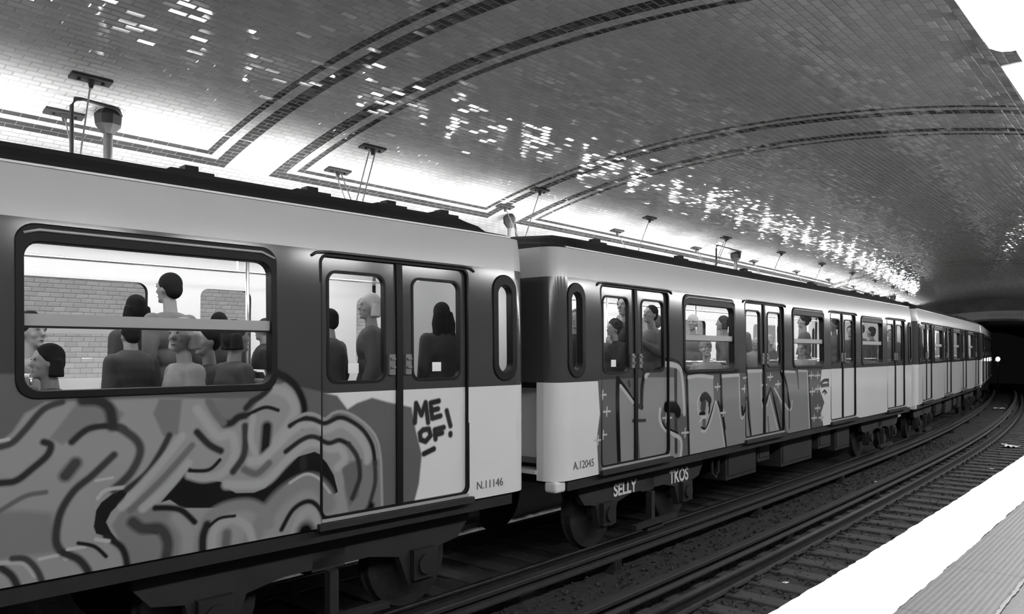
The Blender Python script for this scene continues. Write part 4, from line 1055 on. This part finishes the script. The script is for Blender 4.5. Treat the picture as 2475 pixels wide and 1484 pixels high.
        if style == 'long':
            for sd in (-1, 0, 1): hm.tube([hd(sd*.06, -.05, .02), hd(sd*.085, -.06, -.10), hd(sd*.09, -.075, -.24)], [.05*s, .055*s, .04*s], 10)
        if style == 'bob':
            for sd in (-1, 0, 1): hm.tube([hd(sd*.07, -.04, .02), hd(sd*.085, -.035, -.10)], [.045*s, .05*s], 10)
        fuse(hm.build('hair', near(HAIRM, hair), root), .009, 2)
    elif style in ('beanie', 'hood'):
        hm.ell(hd(0, -.012, .058), (.092*s, .106*s, .098*s), rot=rot, nu=20, nv=14); hm.ell(hd(0, -.04, .0), (.086*s, .078*s, .08*s), rot=rot)
        if style == 'hood': hm.ell(hd(0, -.05, -.06), (.11*s, .10*s, .14*s), rot=rot); hm.tube([hd(0, -.05, -.05), hd(0, -.04, -.2)], [.11*s, .13*s], 12)
        else:
            hm.ell(hd(0, -.01, .035), (.096*s, .108*s, .026*s), rot=rot)
        fuse(hm.build('hat' if style == 'beanie' else 'hood', near(CLOTH, hair), root), .009, 2)
    if phone:
        q = MB(); m_ = (hands[0]+hands[1])/2+Vector((0, .03, .03)); q.box((m_.x-.036, m_.y-.004, m_.z-.07), (m_.x+.036, m_.y+.004, m_.z+.07)); q.build('phone', M_rubber, root)
    return root
F0 = FL-13.8
ppl = [
 # car, u, v, yaw, label, options
 (0, 11.00+F0, 1.20, 110, 'dark-haired tall person standing, top of the head highest in the nearest window', dict(h=1.70, hair=.012, coat=.15, turn=10)),
 (0, 10.86+F0, 1.45, 95, 'dark-haired person standing bent forward beside the tallest one in the nearest window', dict(h=1.54, hair=.012, coat=.03, lean=.12, style='bob')),
 (0, 9.93+F0, .42, 180, 'person with round dark hair seated at the lower left of the nearest window', dict(seated=True, h=1.56, hair=.012, coat=.07, style='bob', zoff=-.10)),
 (0, 10.12+F0, 1.70, 0, 'seated person with pale face and dark curly hair behind the pole in the nearest window', dict(seated=True, h=1.75, style='curly', coat=.28, turn=-60)),
 (0, 10.62+F0, .98, 100, 'small person in a dark coat mid-window with back turned, in the nearest window', dict(h=1.30, coat=.03, hair=.012)),
 (0, 10.80+F0, .45, 180, 'light-haired person seated low in the centre of the nearest window', dict(seated=True, h=1.70, hair=.32, coat=.28, turn=30, style='bob')),
 (0, 11.20+F0, .50, 0, 'dark-haired person seated at the right end of the nearest window', dict(seated=True, h=1.70, hair=.03, coat=.07, style='bob')),
 (0, 11.16+F0, .84, 180, 'person in black seated beside the dark-haired one at the right end of the nearest window', dict(seated=True, h=1.66, hair=.012, coat=.012, style='short')),
 (0, 11.50+F0, 1.40, 60, 'short person in a dark coat beyond the seats, right of centre in the nearest window', dict(h=1.42, hair=.012, coat=.03, style='bob')),
 (0, 11.92+F0, 1.35, 150, 'short person in black standing far back at the right of the nearest window', dict(h=1.38, hair=.03, coat=.012)),
 (0, 12.08+F0, .55, 120, 'shorter person in a dark coat, left of the grey-haired one behind the near door', dict(h=1.44, hair=.012, coat=.03, style='short')),
 (0, 12.42+F0, .42, 140, 'grey-haired person in a dark coat standing behind the left leaf of the near door', dict(h=1.58, hair=.32, coat=.07, style='bob', turn=20)),
 (0, 12.02+F0, .9, 120, 'person half hidden at the left edge of the near door pane', dict(h=1.62, hair=.03, coat=.15)),
 (0, 13.25+F0, .45, 80, 'person with long black hair and black coat behind the right leaf of the near door', dict(h=1.54, hair=.012, coat=.012, style='long', lower=.012)),
 (1, .72, .42, 220, 'pale-faced passenger looking out of the narrow end window of the second car', dict(h=1.56, hair=.10, coat=.03, skin=.40, turn=-20)),
 (1, 1.93, .5, 140, 'tall passenger with big dark hair in the first door of the second car', dict(h=1.78, hair=.012, coat=.012, style='curly', turn=30)),
 (1, 1.52, .42, 175, 'shorter curly-haired passenger in a black jacket in the first door of the second car', dict(h=1.46, hair=.03, coat=.012, style='curly', turn=-20, arm={-1: 'chin'})),
 (1, 2.42, .42, 165, 'dark-haired passenger in a grey jacket in the right leaf of the second car\'s first door', dict(h=1.68, hair=.012, coat=.15, tilt=-10, arm={-1: 'phone', 1: 'phone'}, phone=True)),
 (1, 3.10, .75, 120, 'passenger in dark clothes behind the grey jacket at the second car\'s first door', dict(h=1.60, hair=.10, coat=.07)),
 (1, 5.02, 1.15, 190, 'passenger with a white knitted hat standing in the second car\'s first window', dict(h=1.66, hair=.5, style='beanie', coat=.15)),
 (1, 5.42, .80, 110, 'dark-haired passenger behind the pole at the right of the second car\'s first window', dict(h=1.66, hair=.03, coat=.15, style='bob')),
 (1, 4.02, .42, 180, 'seated passenger in a pale knitted hat at the second car\'s first window', dict(seated=True, h=1.70, hair=.28, style='beanie', coat=.28, skin=.40, turn=40, tilt=-8, zoff=-.10)),
 (1, 6.1, .9, 200, 'dark-haired passenger at the left of the second car\'s second door', dict(h=1.74, hair=.012, coat=.15)),
 (1, 5.83, .42, 200, 'small passenger in a fluffy white hat low in the second car\'s second door', dict(h=1.30, hair=.5, style='beanie', coat=.28)),
 (1, 6.85, .60, 130, 'light-haired short passenger in the right leaf of the second car\'s second door', dict(h=1.38, hair=.32, coat=.15, style='bob')),
 (1, 9.00, .75, 120, 'dark-haired passenger in profile high in the second car\'s second window', dict(h=1.80, hair=.012, coat=.07, style='curly')),
 (1, 7.74, .34, 180, 'seated passenger in pale clothes low in the second car\'s second window', dict(seated=True, h=1.60, hair=.10, coat=.28, style='bob')),
 (1, 10.2, .55, 150, 'dark-skinned passenger with a pale scarf in the second car\'s third door', dict(h=1.74, hair=.012, coat=.07, skin=.12)),
 (1, 11.3, .55, 180, 'passenger in a dark coat in the right leaf of the second car\'s third door', dict(h=1.64, hair=.03, coat=.03)),
 (1, 12.9, .55, 110, 'dark-haired passenger at the right of the second car\'s last window', dict(h=1.66, hair=.012, coat=.03, style='bob')),
 (1, 12.2, .60, 80, 'passenger at the left of the second car\'s last window', dict(h=1.70, hair=.03, coat=.07)),
 (1, 14.0, .42, 200, 'passenger standing in the last door of the second car', dict(h=1.62, hair=.10, coat=.15)),
 (2, 1.9, .45, 180, 'dark-clothed passenger in the first door of the third car', dict(h=1.70, hair=.03, coat=.03)),
]
for (k, u, v, yaw, lab, kw) in ppl: person(k, min(u, FL-.2), v, yaw, lab, **kw)
